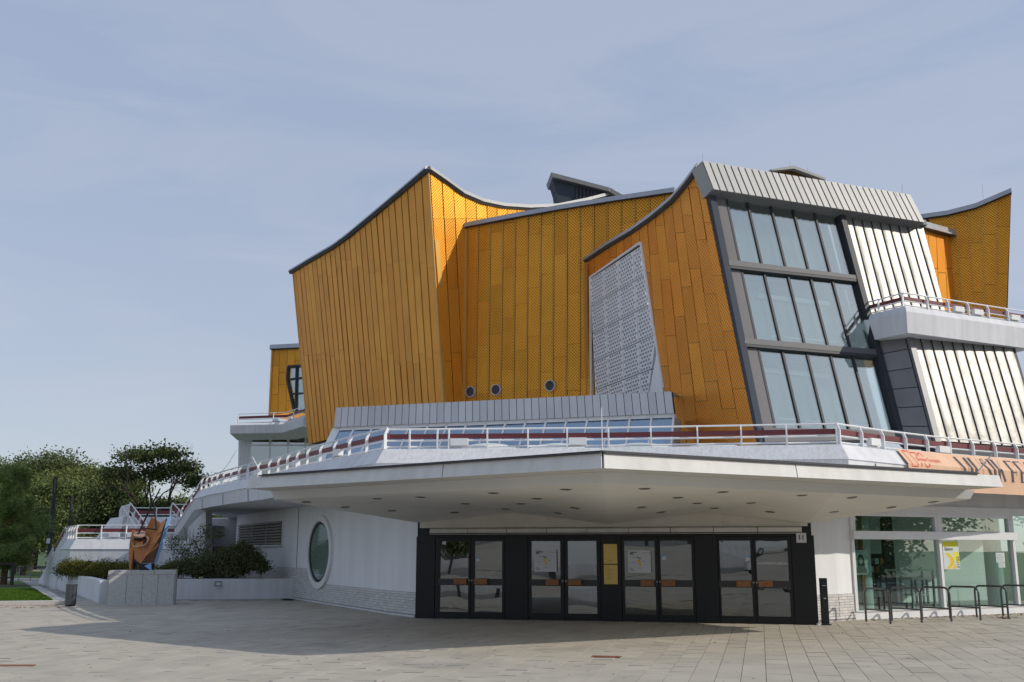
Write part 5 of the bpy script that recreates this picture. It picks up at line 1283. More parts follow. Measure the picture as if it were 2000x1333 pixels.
# ---- drain grate
c = G(1184, 1283.5, .004); t = empty('drain_grate', c, 'rusty orange drain grate set in the sunlit paving', 'drain grate'); gd = gu
b = MB(); b.box(c+Vector((0, 0, -.006)), .46, .20, .006, -GA); b.build('grate_bed', M['soil'], t)
for k in range(9): b = MB(); b.box(c+gd*(-.2+.05*k)+Vector((0, 0, .002)), .028, .19, .010, -GA); b.build('grate_bar', M['rustgrate'], t)
b = MB(); b.box(c+gv*.1+Vector((0, 0, .003)), .48, .022, .012, -GA); b.box(c-gv*.1+Vector((0, 0, .003)), .48, .022, .012, -GA); b.build('grate_frame', M['rustgrate'], t)
b = MB(); c3 = G(-10, 1300.5, .0); b.slab([c3+Vector(v) for v in ((-.6, -.12, 0), (.62, -.1, 0), (.58, .1, 0), (-.6, .1, 0))], .001, .006); tag(b.build('tactile_strip', M['rustgrate']), 'rust red inlay in the paving at the lower left edge', 'paving inlay')

# ---- litter bin
c = G(137, 1184.5); t = empty('litter_bin', c, 'graphite grey cylindrical litter bin at the corner of the lawn kerb', 'litter bin')
b = MB(); r_ = .165
def arc(r, a0, a1, n=16): return [(c.x+r*math.cos(a0+(a1-a0)*k/n), c.y+r*math.sin(a0+(a1-a0)*k/n), 0) for k in range(n+1)]
b.tube([c+Vector((0, 0, .05)), c+Vector((0, 0, .64))], r_, 26, False); b.build('body', M['bin'], t, smooth=True)
b = MB(); b.slab([Vector(p) for p in arc(r_+.012, 0, 2*math.pi, 26)[:-1]], .64, .672); b.build('lid', M['bin'], t)
b = MB(); b.slab([Vector(p) for p in arc(r_-.02, 0, 2*math.pi, 20)[:-1]], 0, .05); b.build('foot', M['dark'], t)
b = MB(); b.slab([Vector(p) for p in (arc(r_+.02, -.9, -.2, 6)+arc(r_+.008, -.2, -.9, 6))], .06, .63); b.build('door_strip', M['bin'], t)

# ---- sculpture plinth of granite slabs
qa, qb, qc = G(209, 1183.7), G(338, 1182), G(190, 1179); pz = 1.07
ux_ = (qb-qa).normalized(); wpl = (qb-qa).length; vy_ = Vector((-ux_.y, ux_.x, 0)); dpl = 1.25
t = empty('plinth', (qa+qb)/2, 'block-like plinth of speckled grey granite slabs carrying the rusty sculpture', 'plinth')
b = MB(); core = [qa+ux_*.03+vy_*.03, qb-ux_*.03+vy_*.03, qb-ux_*.03+vy_*dpl, qa+ux_*.03+vy_*dpl]; b.slab(core, 0, pz-.12); b.build('core', M['mortar'], t)
cuts = [0, .27, .51, .745, 1.0]
for s0, s1 in zip(cuts[:-1], cuts[1:]):
    b = MB(); b.t = random.random(); b.slab([qa+ux_*(wpl*s0+.006), qa+ux_*(wpl*s1-.006), qa+ux_*(wpl*s1-.006)+vy_*.05, qa+ux_*(wpl*s0+.006)+vy_*.05], 0, pz-.13); b.build('granite_slab', M['granite'], t)
for s_, e_ in ((0, 1),): b = MB(); b.slab([qa+vy_*.056, qa+vy_*dpl, qa+vy_*dpl-ux_*.05, qa+vy_*.056-ux_*.05], 0, pz-.13); b.build('granite_slab', M['granite'], t); b = MB(); b.slab([qb+vy_*.056, qb+vy_*.056+ux_*.03, qb+vy_*dpl+ux_*.03, qb+vy_*dpl], 0, pz-.13); b.build('granite_slab', M['granite'], t)
for s0, s1 in ((-.02, .33), (.33, .68), (.68, 1.01)):
    b = MB(); b.t = random.random(); b.slab([qa+ux_*(wpl*s0+.004)-vy_*.01, qa+ux_*(wpl*s1-.004)-vy_*.01, qa+ux_*(wpl*s1-.004)+vy_*(dpl+.03), qa+ux_*(wpl*s0+.004)+vy_*(dpl+.03)], pz-.124, pz); b.build('cap_slab', M['granite'], t)

# ---- sculpture
SY = (qa.y+qb.y)/2+.62
SPn = Plane(P(280, 1110, SY), (1, -.05, 0), (0, 0, 1))
t = empty('sculpture', P(285, 1116, SY), 'abstract rusty orange steel sculpture with blue edge and black rods on the plinth', 'sculpture')
def zp(x, y): return (180+x/5.1286, 940+y/5.1286)       # survey of the enlarged detail
def spl(pts, o0, o1, m, name): b = MB(); b.prism(SPn, ccw(SPn.hits([zp(*p) for p in pts])), o0, o1); return b.build(name, m, t)
q3 = lambda x, y, o: SPn.pt(*SPn.hit(*zp(x, y)), o)
b = MB()
fA = [q3(595, 360, .0), q3(690, 420, .05), q3(668, 600, .10), q3(500, 826, .12), q3(425, 780, .02), q3(412, 640, -.05), q3(530, 500, -.02)]
fB = [q3(690, 420, .05), q3(735, 372, -.12), q3(610, 818, -.16), q3(500, 826, .12), q3(668, 600, .10)]
for f_ in (fA, fB):
    if f_ is fB: b.build('folded_hull', M['rust'], t); b = MB()
    b.face(f_); b.face([p+Vector((.0, .05, 0)) for p in f_][::-1])
    for i in range(len(f_)): j = (i+1) % len(f_); b.face([f_[i], f_[j], f_[j]+Vector((0, .05, 0)), f_[i]+Vector((0, .05, 0))])
b.build('side_facet', M['rust_dark'], t)  # darker brown rust, with the facet's shade put into the colour
b = MB(); f_ = [q3(748, 362, -.08), q3(768, 352, -.12), q3(616, 815, -.18), q3(604, 824, -.14)]; b.face(f_); b.face([p+Vector((.03, .06, 0)) for p in f_][::-1])
for i in range(4): j = (i+1) % 4; b.face([f_[i], f_[j], f_[j]+Vector((.03, .06, 0)), f_[i]+Vector((.03, .06, 0))])
b.build('blue_edge_plate', M['sblue'], t)
spl([(398, 492), (420, 500), (430, 560), (418, 640), (385, 885), (370, 886), (362, 760), (372, 620)], -.18, -.02, M['rust'], 'curved_blade')
spl([(420, 505), (433, 570), (428, 700), (405, 870), (386, 888), (400, 700)], -.30, -.19, M['dark'], 'blade_shadow_side')
spl([(422, 786), (500, 830), (612, 822), (606, 900), (485, 900), (482, 860)], -.12, .10, M['dark'], 'foot')
spl([(540, 852), (606, 818), (609, 896)], .10, .14, M['sblue'], 'blue_triangle')
b = MB(); c_ = SPn.hit(*zp(490, 530)); b.tube([SPn.pt(c_[0], c_[1]-.03, .30), SPn.pt(c_[0]+.01, c_[1]-.05, .05)], .22, 22)
b = MB(); cc = q3(497, 535, .18); ax = Vector((.02, -.5, .86)).normalized(); b.tube([cc-ax*.03, cc+ax*.03], [.185, .185], 22); b.build('drum', M['pink'], t)
b = MB(); b.tube([cc-ax*.14+Vector((-.04, 0, -.02)), cc-ax*.055], [.15, .19], 22); b.build('drum_base', M['dark'], t)
b = MB(); pth = [(412, 612), (418, 618), (438, 656), (500, 652), (545, 640), (572, 612), (578, 582), (566, 556), (545, 541)]
pp = [q3(x, y, +.15) for i, (x, y) in enumerate(pth)]
for p, q in zip(pp[:-1], pp[1:]): b.bar(p, q, .05, .035, SPn.n)
b.build('curved_lip', M['pink'], t)
spl([(520, 545), (560, 560), (575, 600), (545, 640), (528, 640), (545, 600), (540, 565)], .10, .13, M['dark'], 'inner_shadow_plate')
spl([(445, 600), (500, 565), (530, 590), (525, 640), (445, 645)], .09, .14, M['rust'], 'inner_block')
b = MB()
for (p, q, r_) in (((490, 530), (642, 205), .028), ((642, 205), (710, 75), .022), ((642, 205), (672, 488), .026), ((530, 470), (672, 488), .022), ((490, 530), (455, 602), .03)): b.tube([q3(*p, .22), q3(*q, .22 if q != (455, 602) else .3)], r_, 6)
b.build('rods', M['dark'], t)
b = MB(); kk = q3(710, 75, .22); b.tube([kk-Vector((0, 0, .03)), kk, kk+Vector((0, 0, .03))], [.012, .035, .012], 8); b.build('rod_tip', M['paper'], t)

# ---- planter walls
pf0, pf1 = G(340, 1172), G(573, 1169.5); pzt = .70
th_ = Vector((0, .3, 0))
b = MB(); b.slab([pf0-Vector((.9, -.05, 0)), pf1, pf1+th_, pf0-Vector((.9, -.05, 0))+th_], 0, pzt); t = b.build('planter_wall', M['conc_smooth'], org=(pf0.x, pf0.y, 0)); tag(t, 'low white concrete planter wall with a small recessed lamp, right of the granite plinth', 'wall')
fp = Plane(pf0, (pf1-pf0), (0, 0, 1)); a, zz = fp.hit(426, 1140.5)
b = MB()
for q in ([(a-.12, zz-.09), (a+.12, zz-.09), (a+.12, zz-.055), (a-.12, zz-.055)], [(a-.12, zz+.055), (a+.12, zz+.055), (a+.12, zz+.09), (a-.12, zz+.09)], [(a-.12, zz-.055), (a-.085, zz-.055), (a-.085, zz+.055), (a-.12, zz+.055)], [(a+.085, zz-.055), (a+.12, zz-.055), (a+.12, zz+.055), (a+.085, zz+.055)]): b.prism(fp, q, .0, .03)
b.build('lamp_frame', M['zdark'], t); b = MB(); b.prism(fp, [(a-.084, zz-.054), (a+.084, zz-.054), (a+.084, zz+.054), (a-.084, zz+.054)], 0, .012); b.build('lamp_lens', M['pgrey'], t)
pl0, pl1 = G(194, 1179.5), G(98, 1141); dd = (pl1-pl0).normalized(); nn = Vector((dd.y, -dd.x, 0)); nn = nn if nn.x > 0 else -nn
pl0 = pl0+dd*.3
b = MB(); b.slab([pl0, pl1, pl1+nn*.3, pl0+nn*.3], 0, pzt+.02); t = b.build('planter_wall', M['conc_smooth'], org=(pl0.x, pl0.y, 0)); tag(t, 'low white concrete planter wall running back left from the plinth to the stair', 'wall')
b = MB(); b.slab([pl0+dd*3.2+nn*.3, pf0-Vector((.9, -.05, 0))+th_, pf1+th_, Vector((pf1.x-2, 41.6, 0)), Vector((-16.4, 41.3, 0)), pl1+nn*.3], .02, pzt-.08); struct(b.build('planter_soil', M['soil']))

# ---- lawn, kerbs, path
k0, k1, k2 = G(-260, 1187), G(125, 1181.5), G(58, 1139)
b = MB(); kd = (k1-k0).normalized(); kn = Vector((-kd.y, kd.x, 0)); 
lawnpoly = [k0+kn*.45, k1+kn*.45-kd*.35, k2+Vector((-.5, 0, 0)), Vector((-60, k2.y, 0))]
b.slab(lawnpoly, -.01, .10); lawn = struct(b.build('lawn', M['lawn']))
b = MB(); b.slab([k0, k1, k1+kn*.44, k0+kn*.44], -.02, .125); struct(b.build('lawn_kerb', M['kerb']))
kd2 = (k2-k1).normalized(); kn2 = Vector((-kd2.y, kd2.x, 0)); kn2 = kn2 if kn2.x < 0 else -kn2
b = MB(); b.slab([k1+kn*.45, k2, k2+kn2*.36, k1+kn*.45+kn2*.36], -.02, .122); struct(b.build('lawn_kerb', M['kerb']))
b = MB(); b.slab([k0-Vector((0, .09, 0)), k1-Vector((0, .09, 0)), k1-Vector((0, .005, 0)), k0-Vector((0, .005, 0))], -.015, .003); struct(b.build('gutter_line', M['rustgrate']))
b = MB(); b.slab([Vector((-70, 36.5, 0)), Vector((-8, 36.5, 0)), Vector((-12, 60, 0)), Vector((-70, 60, 0))], -.09, -.004); struct(b.build('side_path', M['path']))
b = MB(); b.slab([Vector((-120, 60, 0)), Vector((-12, 60, 0)), Vector((-12, 63, 0)), Vector((-120, 63, 0))], -.09, .06); struct(b.build('far_kerb', M['kerb']))
b = MB(); b.slab([Vector((-120, 63, 0)), Vector((-10, 63, 0)), Vector((-10, 84, 0)), Vector((-120, 84, 0))], -.09, .05); struct(b.build('far_lawn', M['lawn']))
b = MB(); b.slab([Vector((-220, 84, 0)), Vector((-5, 84, 0)), Vector((-5, 96, 0)), Vector((-220, 96, 0))], -.09, .06); struct(b.build('park_path', M['path']))
b = MB(); b.slab([Vector((-220, 96, 0)), Vector((-5, 96, 0)), Vector((-5, 108, 0)), Vector((-220, 108, 0))], -.09, .08); struct(b.build('park_lawn', mat('sunlit_park_grass', (.10, .125, .05), .9, noise=(.5, .2))))
# lawn blades
rng = np.random.default_rng(3)
def inpoly(pl, x, y): return inside([(p.x, p.y) for p in pl], (x, y))
b = MB(); cnt = 0
vs = []; fs = []; tn = []
for _ in range(60000):
    y = rng.uniform(31.5, 44); x = rng.uniform(-24, -12)
    if abs(x)/y > .56 or not inpoly(lawnpoly, x, y): continue
    h = rng.uniform(.03, .075); a = rng.uniform(0, 6.28); wd = .012+.0006*(y-30); i = len(vs); lx, ly = rng.normal(0, .02), rng.normal(0, .02)
    vs += [(x-wd*math.cos(a), y-wd*math.sin(a), .095), (x+wd*math.cos(a), y+wd*math.sin(a), .095), (x+lx, y+ly, .1+h)]; fs.append((i, i+1, i+2)); tn.append(rng.uniform(0, 1)); cnt += 1
    if cnt > 24000: break
def leafobj(name, vs, fs, tn, m, parent=None, smooth=False):
    me = bpy.data.meshes.new(name); me.from_pydata(vs, [], fs); at = me.attributes.new('tone', 'FLOAT', 'FACE'); at.data.foreach_set('value', tn); me.materials.append(m); me.update()
    o = bpy.data.objects.new(name, me); COL.objects.link(o); o.parent = parent; ORG[o.name] = Vector((0, 0, 0)); return o
stuff(leafobj('grass_blades', vs, fs, tn, M['blade']))

# ---- lamp posts
def lamp(px0, py0, px1, py1, Y, r_, head, label):
    p = P(px0, py0, Y); p.z = 0; top = P(px1, py1, Y); h = top.z; t = empty('lamp_post', p, label, 'lamp post', 'dark cylindrical lamp posts by the path')
    hz = h-head; b = MB(); b.tube([p, p+Vector((0, 0, 1.1))], r_*1.25, 14); b.tube([p+Vector((0, 0, 1.1)), p+Vector((0, 0, hz))], r_, 14); b.build('pole', M['frame'], t, smooth=True)
    b = MB(); b.tube([p+Vector((0, 0, hz+.03)), p+Vector((0, 0, h-.08))], r_*.55, 10); b.build('light_tube', mat('lamp_tube', (.35, .34, .26), .3) if 'lamp_tube' not in bpy.data.materials else bpy.data.materials['lamp_tube'], t)
    b = MB(); b.tube([p+Vector((0, 0, h-.08)), p+Vector((0, 0, h))], r_*1.02, 14)
    for k in range(8): a = 2*math.pi*k/8; q = p+Vector((math.cos(a)*r_*.9, math.sin(a)*r_*.9, 0)); b.bar(q+Vector((0, 0, hz)), q+Vector((0, 0, h-.08)), .03, .03)
    b.build('head_cage', M['frame'], t); return t, p
lt, lp = lamp(92, 1123, 113, 932, 56, .105, .86, 'dark lamp post with a white sticker beside the foot of the outside stair')
b = MB(); b.slab([lp+Vector((-.09, -.24, 0)), lp+Vector((.10, -.24, 0)), lp+Vector((.10, -.235, 0)), lp+Vector((-.09, -.235, 0))], 2.05, 2.32); b.build('sticker', M['paper'], lt)
lamp(130, 1100, 138, 969, 76, .12, .6, 'farther dark lamp post behind the lower terrace')
# ---- tree guards and low rails
def guard(p, h, w_, r_, label, name='tree_guard'):
    t = empty(name, p, label, 'rail')
    for x in (0, w_): b = MB(); b.tube([p+Vector((x, 0, 0)), p+Vector((x, 0, h))], r_, 8); b.build('post', M['zdark'] if r_ < .05 else M['bark'], t)
    b = MB(); b.tube([p+Vector((-.1, 0, h-.02)), p+Vector((w_+.06, 0, h-.02))], r_*.8, 8); b.tube([p+Vector((0, 0, h*.35)), p+Vector((w_, 0, h*.35))], r_*.45, 6); b.build('rail_bar', M['zdark'] if r_ < .05 else M['bark'], t); return t
gp = G(22, 1148); guard(gp+Vector((-2.2, 0, .1)), .98, 2.2, .085, 'thick dark wooden tree guard on the soil patch at the left edge')
for k, (px, w_, lab) in enumerate(((36, 1.25, 'thin black low rail nearest the thick tree guard'), (59, 1.0, 'thin black low rail left of the lamp post foot'))): gp = G(px, 1135); guard(gp, .82, w_, .028, lab, 'low_rail')
gp = G(14, 1135); b = MB(); tb = empty('bollard', gp, 'short steel bollard behind the tree guard at the left edge', 'bollard'); b.tube([gp, gp+Vector((0, 0, .82))], .055, 10); b.build('shaft', M['zinc'], tb)
b = MB(); b.slab([G(-80, 1150)+Vector(v) for v in ((-3, -.7, 0), (2.6, -.6, 0), (3.4, .6, 0), (0, 1.6, 0), (-3, 1.8, 0))], .09, .125); struct(b.build('soil_patch', M['soil']))
b = MB(); q = MB()

# fallen leaves along the shop sill and on the square
vs, fs, tn = [], [], []
def leaf_at(x, y, s=.03):
    a = random.uniform(0, 6.28); i = len(vs); z = .006
    vs.extend([(x+s*math.cos(a), y+s*math.sin(a), z), (x-s*.5*math.sin(a), y+s*.5*math.cos(a), z+.01), (x-s*math.cos(a), y-s*math.sin(a), z), (x+s*.5*math.sin(a), y-s*.5*math.cos(a), z+.012)]); fs.append((i, i+1, i+2, i+3)); tn.append(random.random())
for _ in range(330):
    a = random.random()**.9*6.6; p = WP.pt(a, 0, .06+abs(random.gauss(0, .22))); leaf_at(p.x, p.y, random.uniform(.015, .032))
for _ in range(60): p = G(1962+random.gauss(0, 9), 1208+random.gauss(0, 1.2)); leaf_at(p.x, p.y, .035)
for _ in range(46): leaf_at(random.uniform(-10, 9), random.uniform(13, 27), random.uniform(.015, .03))
for _ in range(50): p = G(random.uniform(560, 815), 1195); leaf_at(*(WL.pt(sgn*random.uniform(0, 9), 0, .12+abs(random.gauss(0, .05))).xy), .02)
for _ in range(80): p = G(random.uniform(-20, 125), 1187+random.gauss(0, .8)); leaf_at(p.x, p.y, .03)
lf = leafobj('fallen_leaves', vs, fs, tn, M['leafred']); tag(lf, 'scattered brown fallen leaves on the paving and along the shop sill', 'leaves', kind='stuff')

# trodden chewing gum and small stains on the slabs
b = MB(); 
for _ in range(420):
    x, y = random.uniform(-11, 11), random.uniform(12.5, 30)
    if abs(x)/y > .5: continue
    r_ = random.uniform(.012, .03); b.t = random.random(); b.face([(x+r_*math.cos(k*1.047), y+r_*1.1*math.sin(k*1.047), .0045) for k in range(6)])
tag(b.build('gum_spots', mat('trodden_gum', (.20, .19, .175), .9, 0, .4)), 'small dark trodden gum spots scattered over the paving', 'stains', kind='stuff')

# ================================================================ planting and trees
def foliage(blobs, n, size, seed=0, flat_=.0, shell=.55, droop=0, aspect=1.6, wide=.45):
    """leaf-sized faces spread through several uneven lobes; blobs: (x, y, z, rx, ry, rz)"""
    r = np.random.default_rng(seed); B = np.array(blobs, float); vol = (B[:, 3]*B[:, 4]*B[:, 5])**.7; pick = r.choice(len(B), n, p=vol/vol.sum()); b_ = B[pick]
    d = r.normal(size=(n, 3)); d /= np.linalg.norm(d, axis=1)[:, None]
    # lumpy radius so the outline breaks up
    ph = r.uniform(0, 6.28, (len(B), 3)); lump = 1+.16*np.sin(5*d[:, 0]+ph[pick, 0])*np.sin(4*d[:, 1]+ph[pick, 1])+.13*np.sin(7*d[:, 2]+ph[pick, 2]+3*d[:, 0])
    rad = (shell+(1-shell)*r.random(n)**.6)*lump; c = b_[:, :3]+d*rad[:, None]*b_[:, 3:]
    # twigs: cluster the leaves in small sprays
    g = max(1, n//9); cen = r.integers(0, n, n); cen = cen[:g]; own = r.integers(0, g, n); mask = r.random(n) < .72
    cc_ = c[cen[own]]+r.normal(size=(n, 3))*size*1.9; c = np.where(mask[:, None], cc_, c)
    nrm = r.normal(size=(n, 3)); nrm[:, 2] += .8+flat_; nrm /= np.linalg.norm(nrm, axis=1)[:, None]
    t1_ = np.cross(nrm, r.normal(size=(n, 3))); t1_ /= np.linalg.norm(t1_, axis=1)[:, None]; t2_ = np.cross(nrm, t1_)
    s = size*r.uniform(.6, 1.3, n)[:, None]
    v = np.stack([c-t1_*s*aspect*.5, c-t2_*s*wide+nrm*s*.1, c+t1_*s*aspect*.5, c+t2_*s*wide+nrm*s*.1], 1).reshape(-1, 3)
    tone = np.clip(r.normal(.5, .24, n)+.25*(own % 7 - 3)/3*mask, 0, 1)
    f = np.arange(4*n).reshape(-1, 4)
    return v, f, tone
def leafmesh(name, vft, m, parent=None):
    v, f, tone = vft; me = bpy.data.meshes.new(name); n = len(f)
    me.vertices.add(len(v)); me.vertices.foreach_set('co', v.ravel()); me.loops.add(4*n); me.loops.foreach_set('vertex_index', f.ravel().astype(np.int32))
    me.polygons.add(n); me.polygons.foreach_set('loop_start', np.arange(0, 4*n, 4, dtype=np.int32)); me.polygons.foreach_set('loop_total', np.full(n, 4, dtype=np.int32)); me.update(calc_edges=True)
    at = me.attributes.new('tone', 'FLOAT', 'FACE'); at.data.foreach_set('value', tone.astype(np.float32)); me.materials.append(m)
    o = bpy.data.objects.new(name, me); COL.objects.link(o); o.parent = parent; ORG[o.name] = Vector((0, 0, 0)); return o
def branches(mb, p, d, L_, r_, depth, spread=.6, up_=.15, rnd=None, ends=None):
    rnd = rnd or random; q = p; pts = [p]; rs = [r_]
    for k in range(4): d = (d+Vector((rnd.gauss(0, .09), rnd.gauss(0, .09), rnd.gauss(0, .06)+up_*.12))).normalized(); q = q+d*(L_/4); pts.append(q); rs.append(r_*(1-.42*(k+1)/4))
    mb.tube(pts, rs, 6 if depth > 1 else 5, False)
    if ends is not None: ends.append(q)
    if depth > 0:
        for k in range(rnd.choice([2, 3, 3])):
            a = rnd.uniform(0, 6.28); side = d.cross(Vector((math.cos(a), math.sin(a), .3))).normalized(); nd = (d+side*spread*rnd.uniform(.7, 1.3)+Vector((0, 0, up_))).normalized()
            branches(mb, pts[rnd.choice([3, 4, 4])], nd, L_*rnd.uniform(.62, .82), rs[-1]*.8, depth-1, spread, up_, rnd, ends)
lm_dark = leaf_mat('deep_green_leaves', (.055, .075, .036), (.18, .22, .09))
lm_mid = leaf_mat('mid_green_leaves', (.07, .10, .038), (.24, .29, .11))
lm_olive = leaf_mat('olive_green_leaves', (.09, .115, .042), (.27, .30, .11))
lm_pine = leaf_mat('pine_needles', (.10, .15, .05), (.38, .48, .17))
lm_hedge = leaf_mat('box_leaves', (.05, .06, .018), (.22, .21, .05))
lm_bush = leaf_mat('bush_leaves', (.065, .085, .045), (.24, .27, .13))
def tree(name, px, Y, ztop, width, blobs, n, size, m, label, trunk=.25, forks=True, seed=1, bark='bark', group=None, zlow=0, dep=3, spread=.55, shell=.5):
    base = P(px, 1000, Y); base.z = 0; t = empty(name, base, label, 'tree', group); rnd = random.Random(seed); b = MB(); ends = []
    h0 = ztop*.28; b.tube([(0, 0, -.1), (.03*h0, 0, h0*.5), (.0, .04*h0, h0)], [trunk*1.25, trunk, trunk*.85], 8)
    for k in range(3 if forks else 1): a = k*2.1+seed; branches(b, Vector((0, 0, h0)), Vector((math.cos(a)*.45, math.sin(a)*.45, 1)).normalized() if forks else Vector((0, 0, 1)), ztop*(.26 if forks else .45), trunk*.62, dep, spread, .15, rnd, ends)
    ob = b.build('trunk', M[bark], None); ob.parent = t; ORG[ob.name] = Vector((0, 0, 0))
    bl = [(x*width, y*width, z*ztop, rx*width, ry*width, rz*ztop) for x, y, z, rx, ry, rz in blobs]
    leafmesh('crown', foliage(bl, n, size, seed, shell=shell), m, t); return t
def roundcrown(rnd, k=9, z0=.3, z1=.95):
    out_ = []
    for i in range(k):
        z = rnd.uniform(z0+.08, z1-.12); e = math.sqrt(max(.05, 1-((z-(z0+z1)/2)/((z1-z0)/2+.06))**2)); a = rnd.uniform(0, 6.28); rr = rnd.uniform(.15, .3)*e
        out_.append((rr*math.cos(a), rr*math.sin(a), z, rnd.uniform(.15, .24), rnd.uniform(.15, .24), rnd.uniform(.09, .15)))
    out_.append((0, 0, (z0+z1)/2, .36, .36, (z1-z0)*.42)); return out_
GR = 'broad trees of the park behind the terraces'
for k, (px, Y, top, w_, m, lab) in enumerate((
    (-75, 98, 10.6, 15, lm_mid, 'mid green park tree at the far left edge behind the pine'),
    (75, 104, 12.2, 15.5, lm_dark, 'tallest dark round park tree, left of the lamp post top'),
    (122, 112, 12.0, 13, lm_mid, 'dark park tree directly behind the nearer lamp post'),
    (158, 92, 8.9, 11, lm_olive, 'olive green park tree with yellowing leaves behind the farther lamp post'),
    (192, 99, 9.6, 11.5, lm_mid, 'mid green park tree between the farther lamp post and the spreading tree'),
    (66, 84, 7.4, 9, lm_mid, 'lower yellowish green tree in front of the tallest park tree'),
    (425, 130, 7.2, 9, lm_dark, 'distant tree top peeking above the climbing white railing'),
    (250, 108, 7.6, 12, lm_olive, 'low olive tree under the spreading tree, behind the upper landing'),
    (350, 112, 7.2, 12, lm_olive, 'low pale green tree seen below the right side of the spreading tree'))):
    tree('park_tree', px, Y, top, w_, roundcrown(random.Random(k+5), 12, .16, 1.0), 42000, .15 if Y < 100 else .175, m, lab, .28, True, k+3, group=GR, dep=2)
# spreading locust-like tree with open limbs
bl = [(-.38, 0, .62, .17, .2, .08), (-.30, .05, .80, .16, .18, .055), (-.12, -.05, .93, .18, .2, .045), (.10, 0, .95, .17, .18, .04), (.22, .04, .84, .15, .17, .05), (.34, 0, .74, .13, .15, .05), (.0, .1, .80, .16, .18, .05), (.42, 0, .60, .11, .12, .05), (-.45, 0, .45, .15, .2, .09), (-.2, 0, .52, .2, .22, .09), (.12, .05, .50, .2, .2, .08), (.33, 0, .45, .16, .18, .07), (-.05, 0, .36, .3, .3, .07)]
t = tree('locust_tree', 296, 70, 8.55, 8.4, bl, 21000, .15, lm_dark, 'dark flat-topped spreading tree with open limbs behind the upper landing', .26, True, 21, dep=4, spread=.6, shell=.25)
b = MB(); rnd = random.Random(4); branches(b, Vector((3.3, 0, 6.2)), Vector((.9, 0, .42)).normalized(), 1.6, .035, 2, .5, .1, rnd); o = b.build('bare_twigs', M['bark'], None); o.parent = t
# pine at the left edge: needle tufts on whorled limbs
base = P(20, 1000, 50); base.z = 0; t = empty('pine_tree', base, 'bushy green pine with reddish limbs at the left edge of the photo', 'tree'); b = MB(); rnd = random.Random(8)
b.tube([(0, 0, -.1), (.05, 0, 3.2), (0, 0, 5.5)], [.17, .12, .03], 8); tufts = []
for i in range(60):
    z = rnd.uniform(.9, 5.3); a = rnd.uniform(0, 6.28); Lb_ = (1.6*(1-((z-2.0)/4.0)**2) if z > 2 else 1.55)*rnd.uniform(.6, 1.08); Lb_ = max(.35, Lb_); q = Vector((math.cos(a)*Lb_, math.sin(a)*Lb_, z+Lb_*.28)); m_ = Vector((math.cos(a)*Lb_*.5, math.sin(a)*Lb_*.5, z+.05)); b.tube([(0, 0, z), m_, q], [.04, .025, .012], 5, False)
    for j in range(9): f_ = rnd.uniform(.12, 1.05); c_ = Vector((0, 0, z)).lerp(m_, min(1, f_*2)) if f_ < .5 else m_.lerp(q, f_*2-1); tufts.append((c_.x+rnd.gauss(0, .14), c_.y+rnd.gauss(0, .14), c_.z+rnd.gauss(.04, .1), .20, .20, .17))
o = b.build('trunk', M['bark_red'], None); o.parent = t
leafmesh('crown', foliage(tufts, 56000, .065, 9, shell=.1, aspect=4.2, wide=.17), lm_pine, t)
# slim trunks of the young grove at the left
for k, (px, Y, h, r_) in enumerate(((38, 74, 3.2, .14), (55, 70, 3.4, .18), (68, 88, 4.0, .13), (78, 92, 4.2, .15), (47, 82, 4.0, .12))):
    base = P(px, 1000, Y); base.z = 0; t = empty('young_tree', base, ['slim dark young tree just right of the thick tree guard', 'thickest of the young trunks seen below the pine', 'fourth thin young trunk from the left edge', 'thin young trunk closest to the near lamp post', 'thin far trunk between the two dark young trunks'][k], 'tree', 'young grove trees behind the low rails'); b = MB()
    b.tube([(0, 0, -.1), (.04, 0, h*.5), (0, .05, h)], [r_*1.1, r_, r_*.6], 7); o = b.build('trunk', M['bark'], None); o.parent = t
    leafmesh('crown', foliage([(0, 0, h+.4, 1.7, 1.7, 1.2), (.8, .2, h-.2, 1.2, 1.2, .8), (-.8, 0, h+.1, 1.2, 1.2, .9)], 7000, .11, 30+k, shell=.3), lm_dark, t)
# hedge and bushes in the planter
def shrub(name, label, blobs, n, size, m, seed, org, twigs=0, shell=.4, group=None, aspect=1.6):
    t = empty(name, org, label, 'shrub', group); o = Vector(org); bl = [(x-o.x, y-o.y, z-o.z, rx, ry, rz) for x, y, z, rx, ry, rz in blobs]
    leafmesh('foliage', foliage(bl, n, size, seed, shell=shell, aspect=aspect), m, t)
    if twigs:
        b = MB(); rnd = random.Random(seed)
        for k in range(twigs): a = rnd.uniform(0, 6.28); branches(b, Vector((rnd.gauss(0, .1), rnd.gauss(0, .1), 0)), Vector((math.cos(a)*.5, math.sin(a)*.5, 1)).normalized(), twigs_len, .025, 2, .5, .1, rnd)
        w__ = b.build('stems', M['bark'], None); w__.parent = t
    return t
twigs_len = .6
hb = []
for k in range(16):
    f_ = k/15; px = 138+f_*112; Y = 42.4-4.4*f_; p = P(px, 1107, Y); hb.append((p.x, p.y, .96+.06*math.sin(k*1.7), .34, .5, .27+.04*math.sin(k*2.3)))
for k in range(6): p = P(262+k*14, 1100, 37.5); hb.append((p.x, p.y, .86, .34, .5, .26))
shrub('hedge', 'low clipped hedge with yellowish leaves left of the sculpture', hb, 26000, .045, lm_hedge, 41, (hb[0][0], hb[0][1], .6), shell=.5)
db = []
for px, yy, Y, rx, rz in ((128, 1109, 43, .28, .26), ): p = P(px, yy, Y); db.append((p.x, p.y, p.z, rx, .5, rz))
shrub('bush', 'small dark bush at the left end of the hedge by the stair parapet', db+[(db[0][0]-.1, db[0][1], db[0][2]-.1, .3, .4, .22)], 2600, .045, lm_bush, 42, (db[0][0], db[0][1], .5))
bb = []
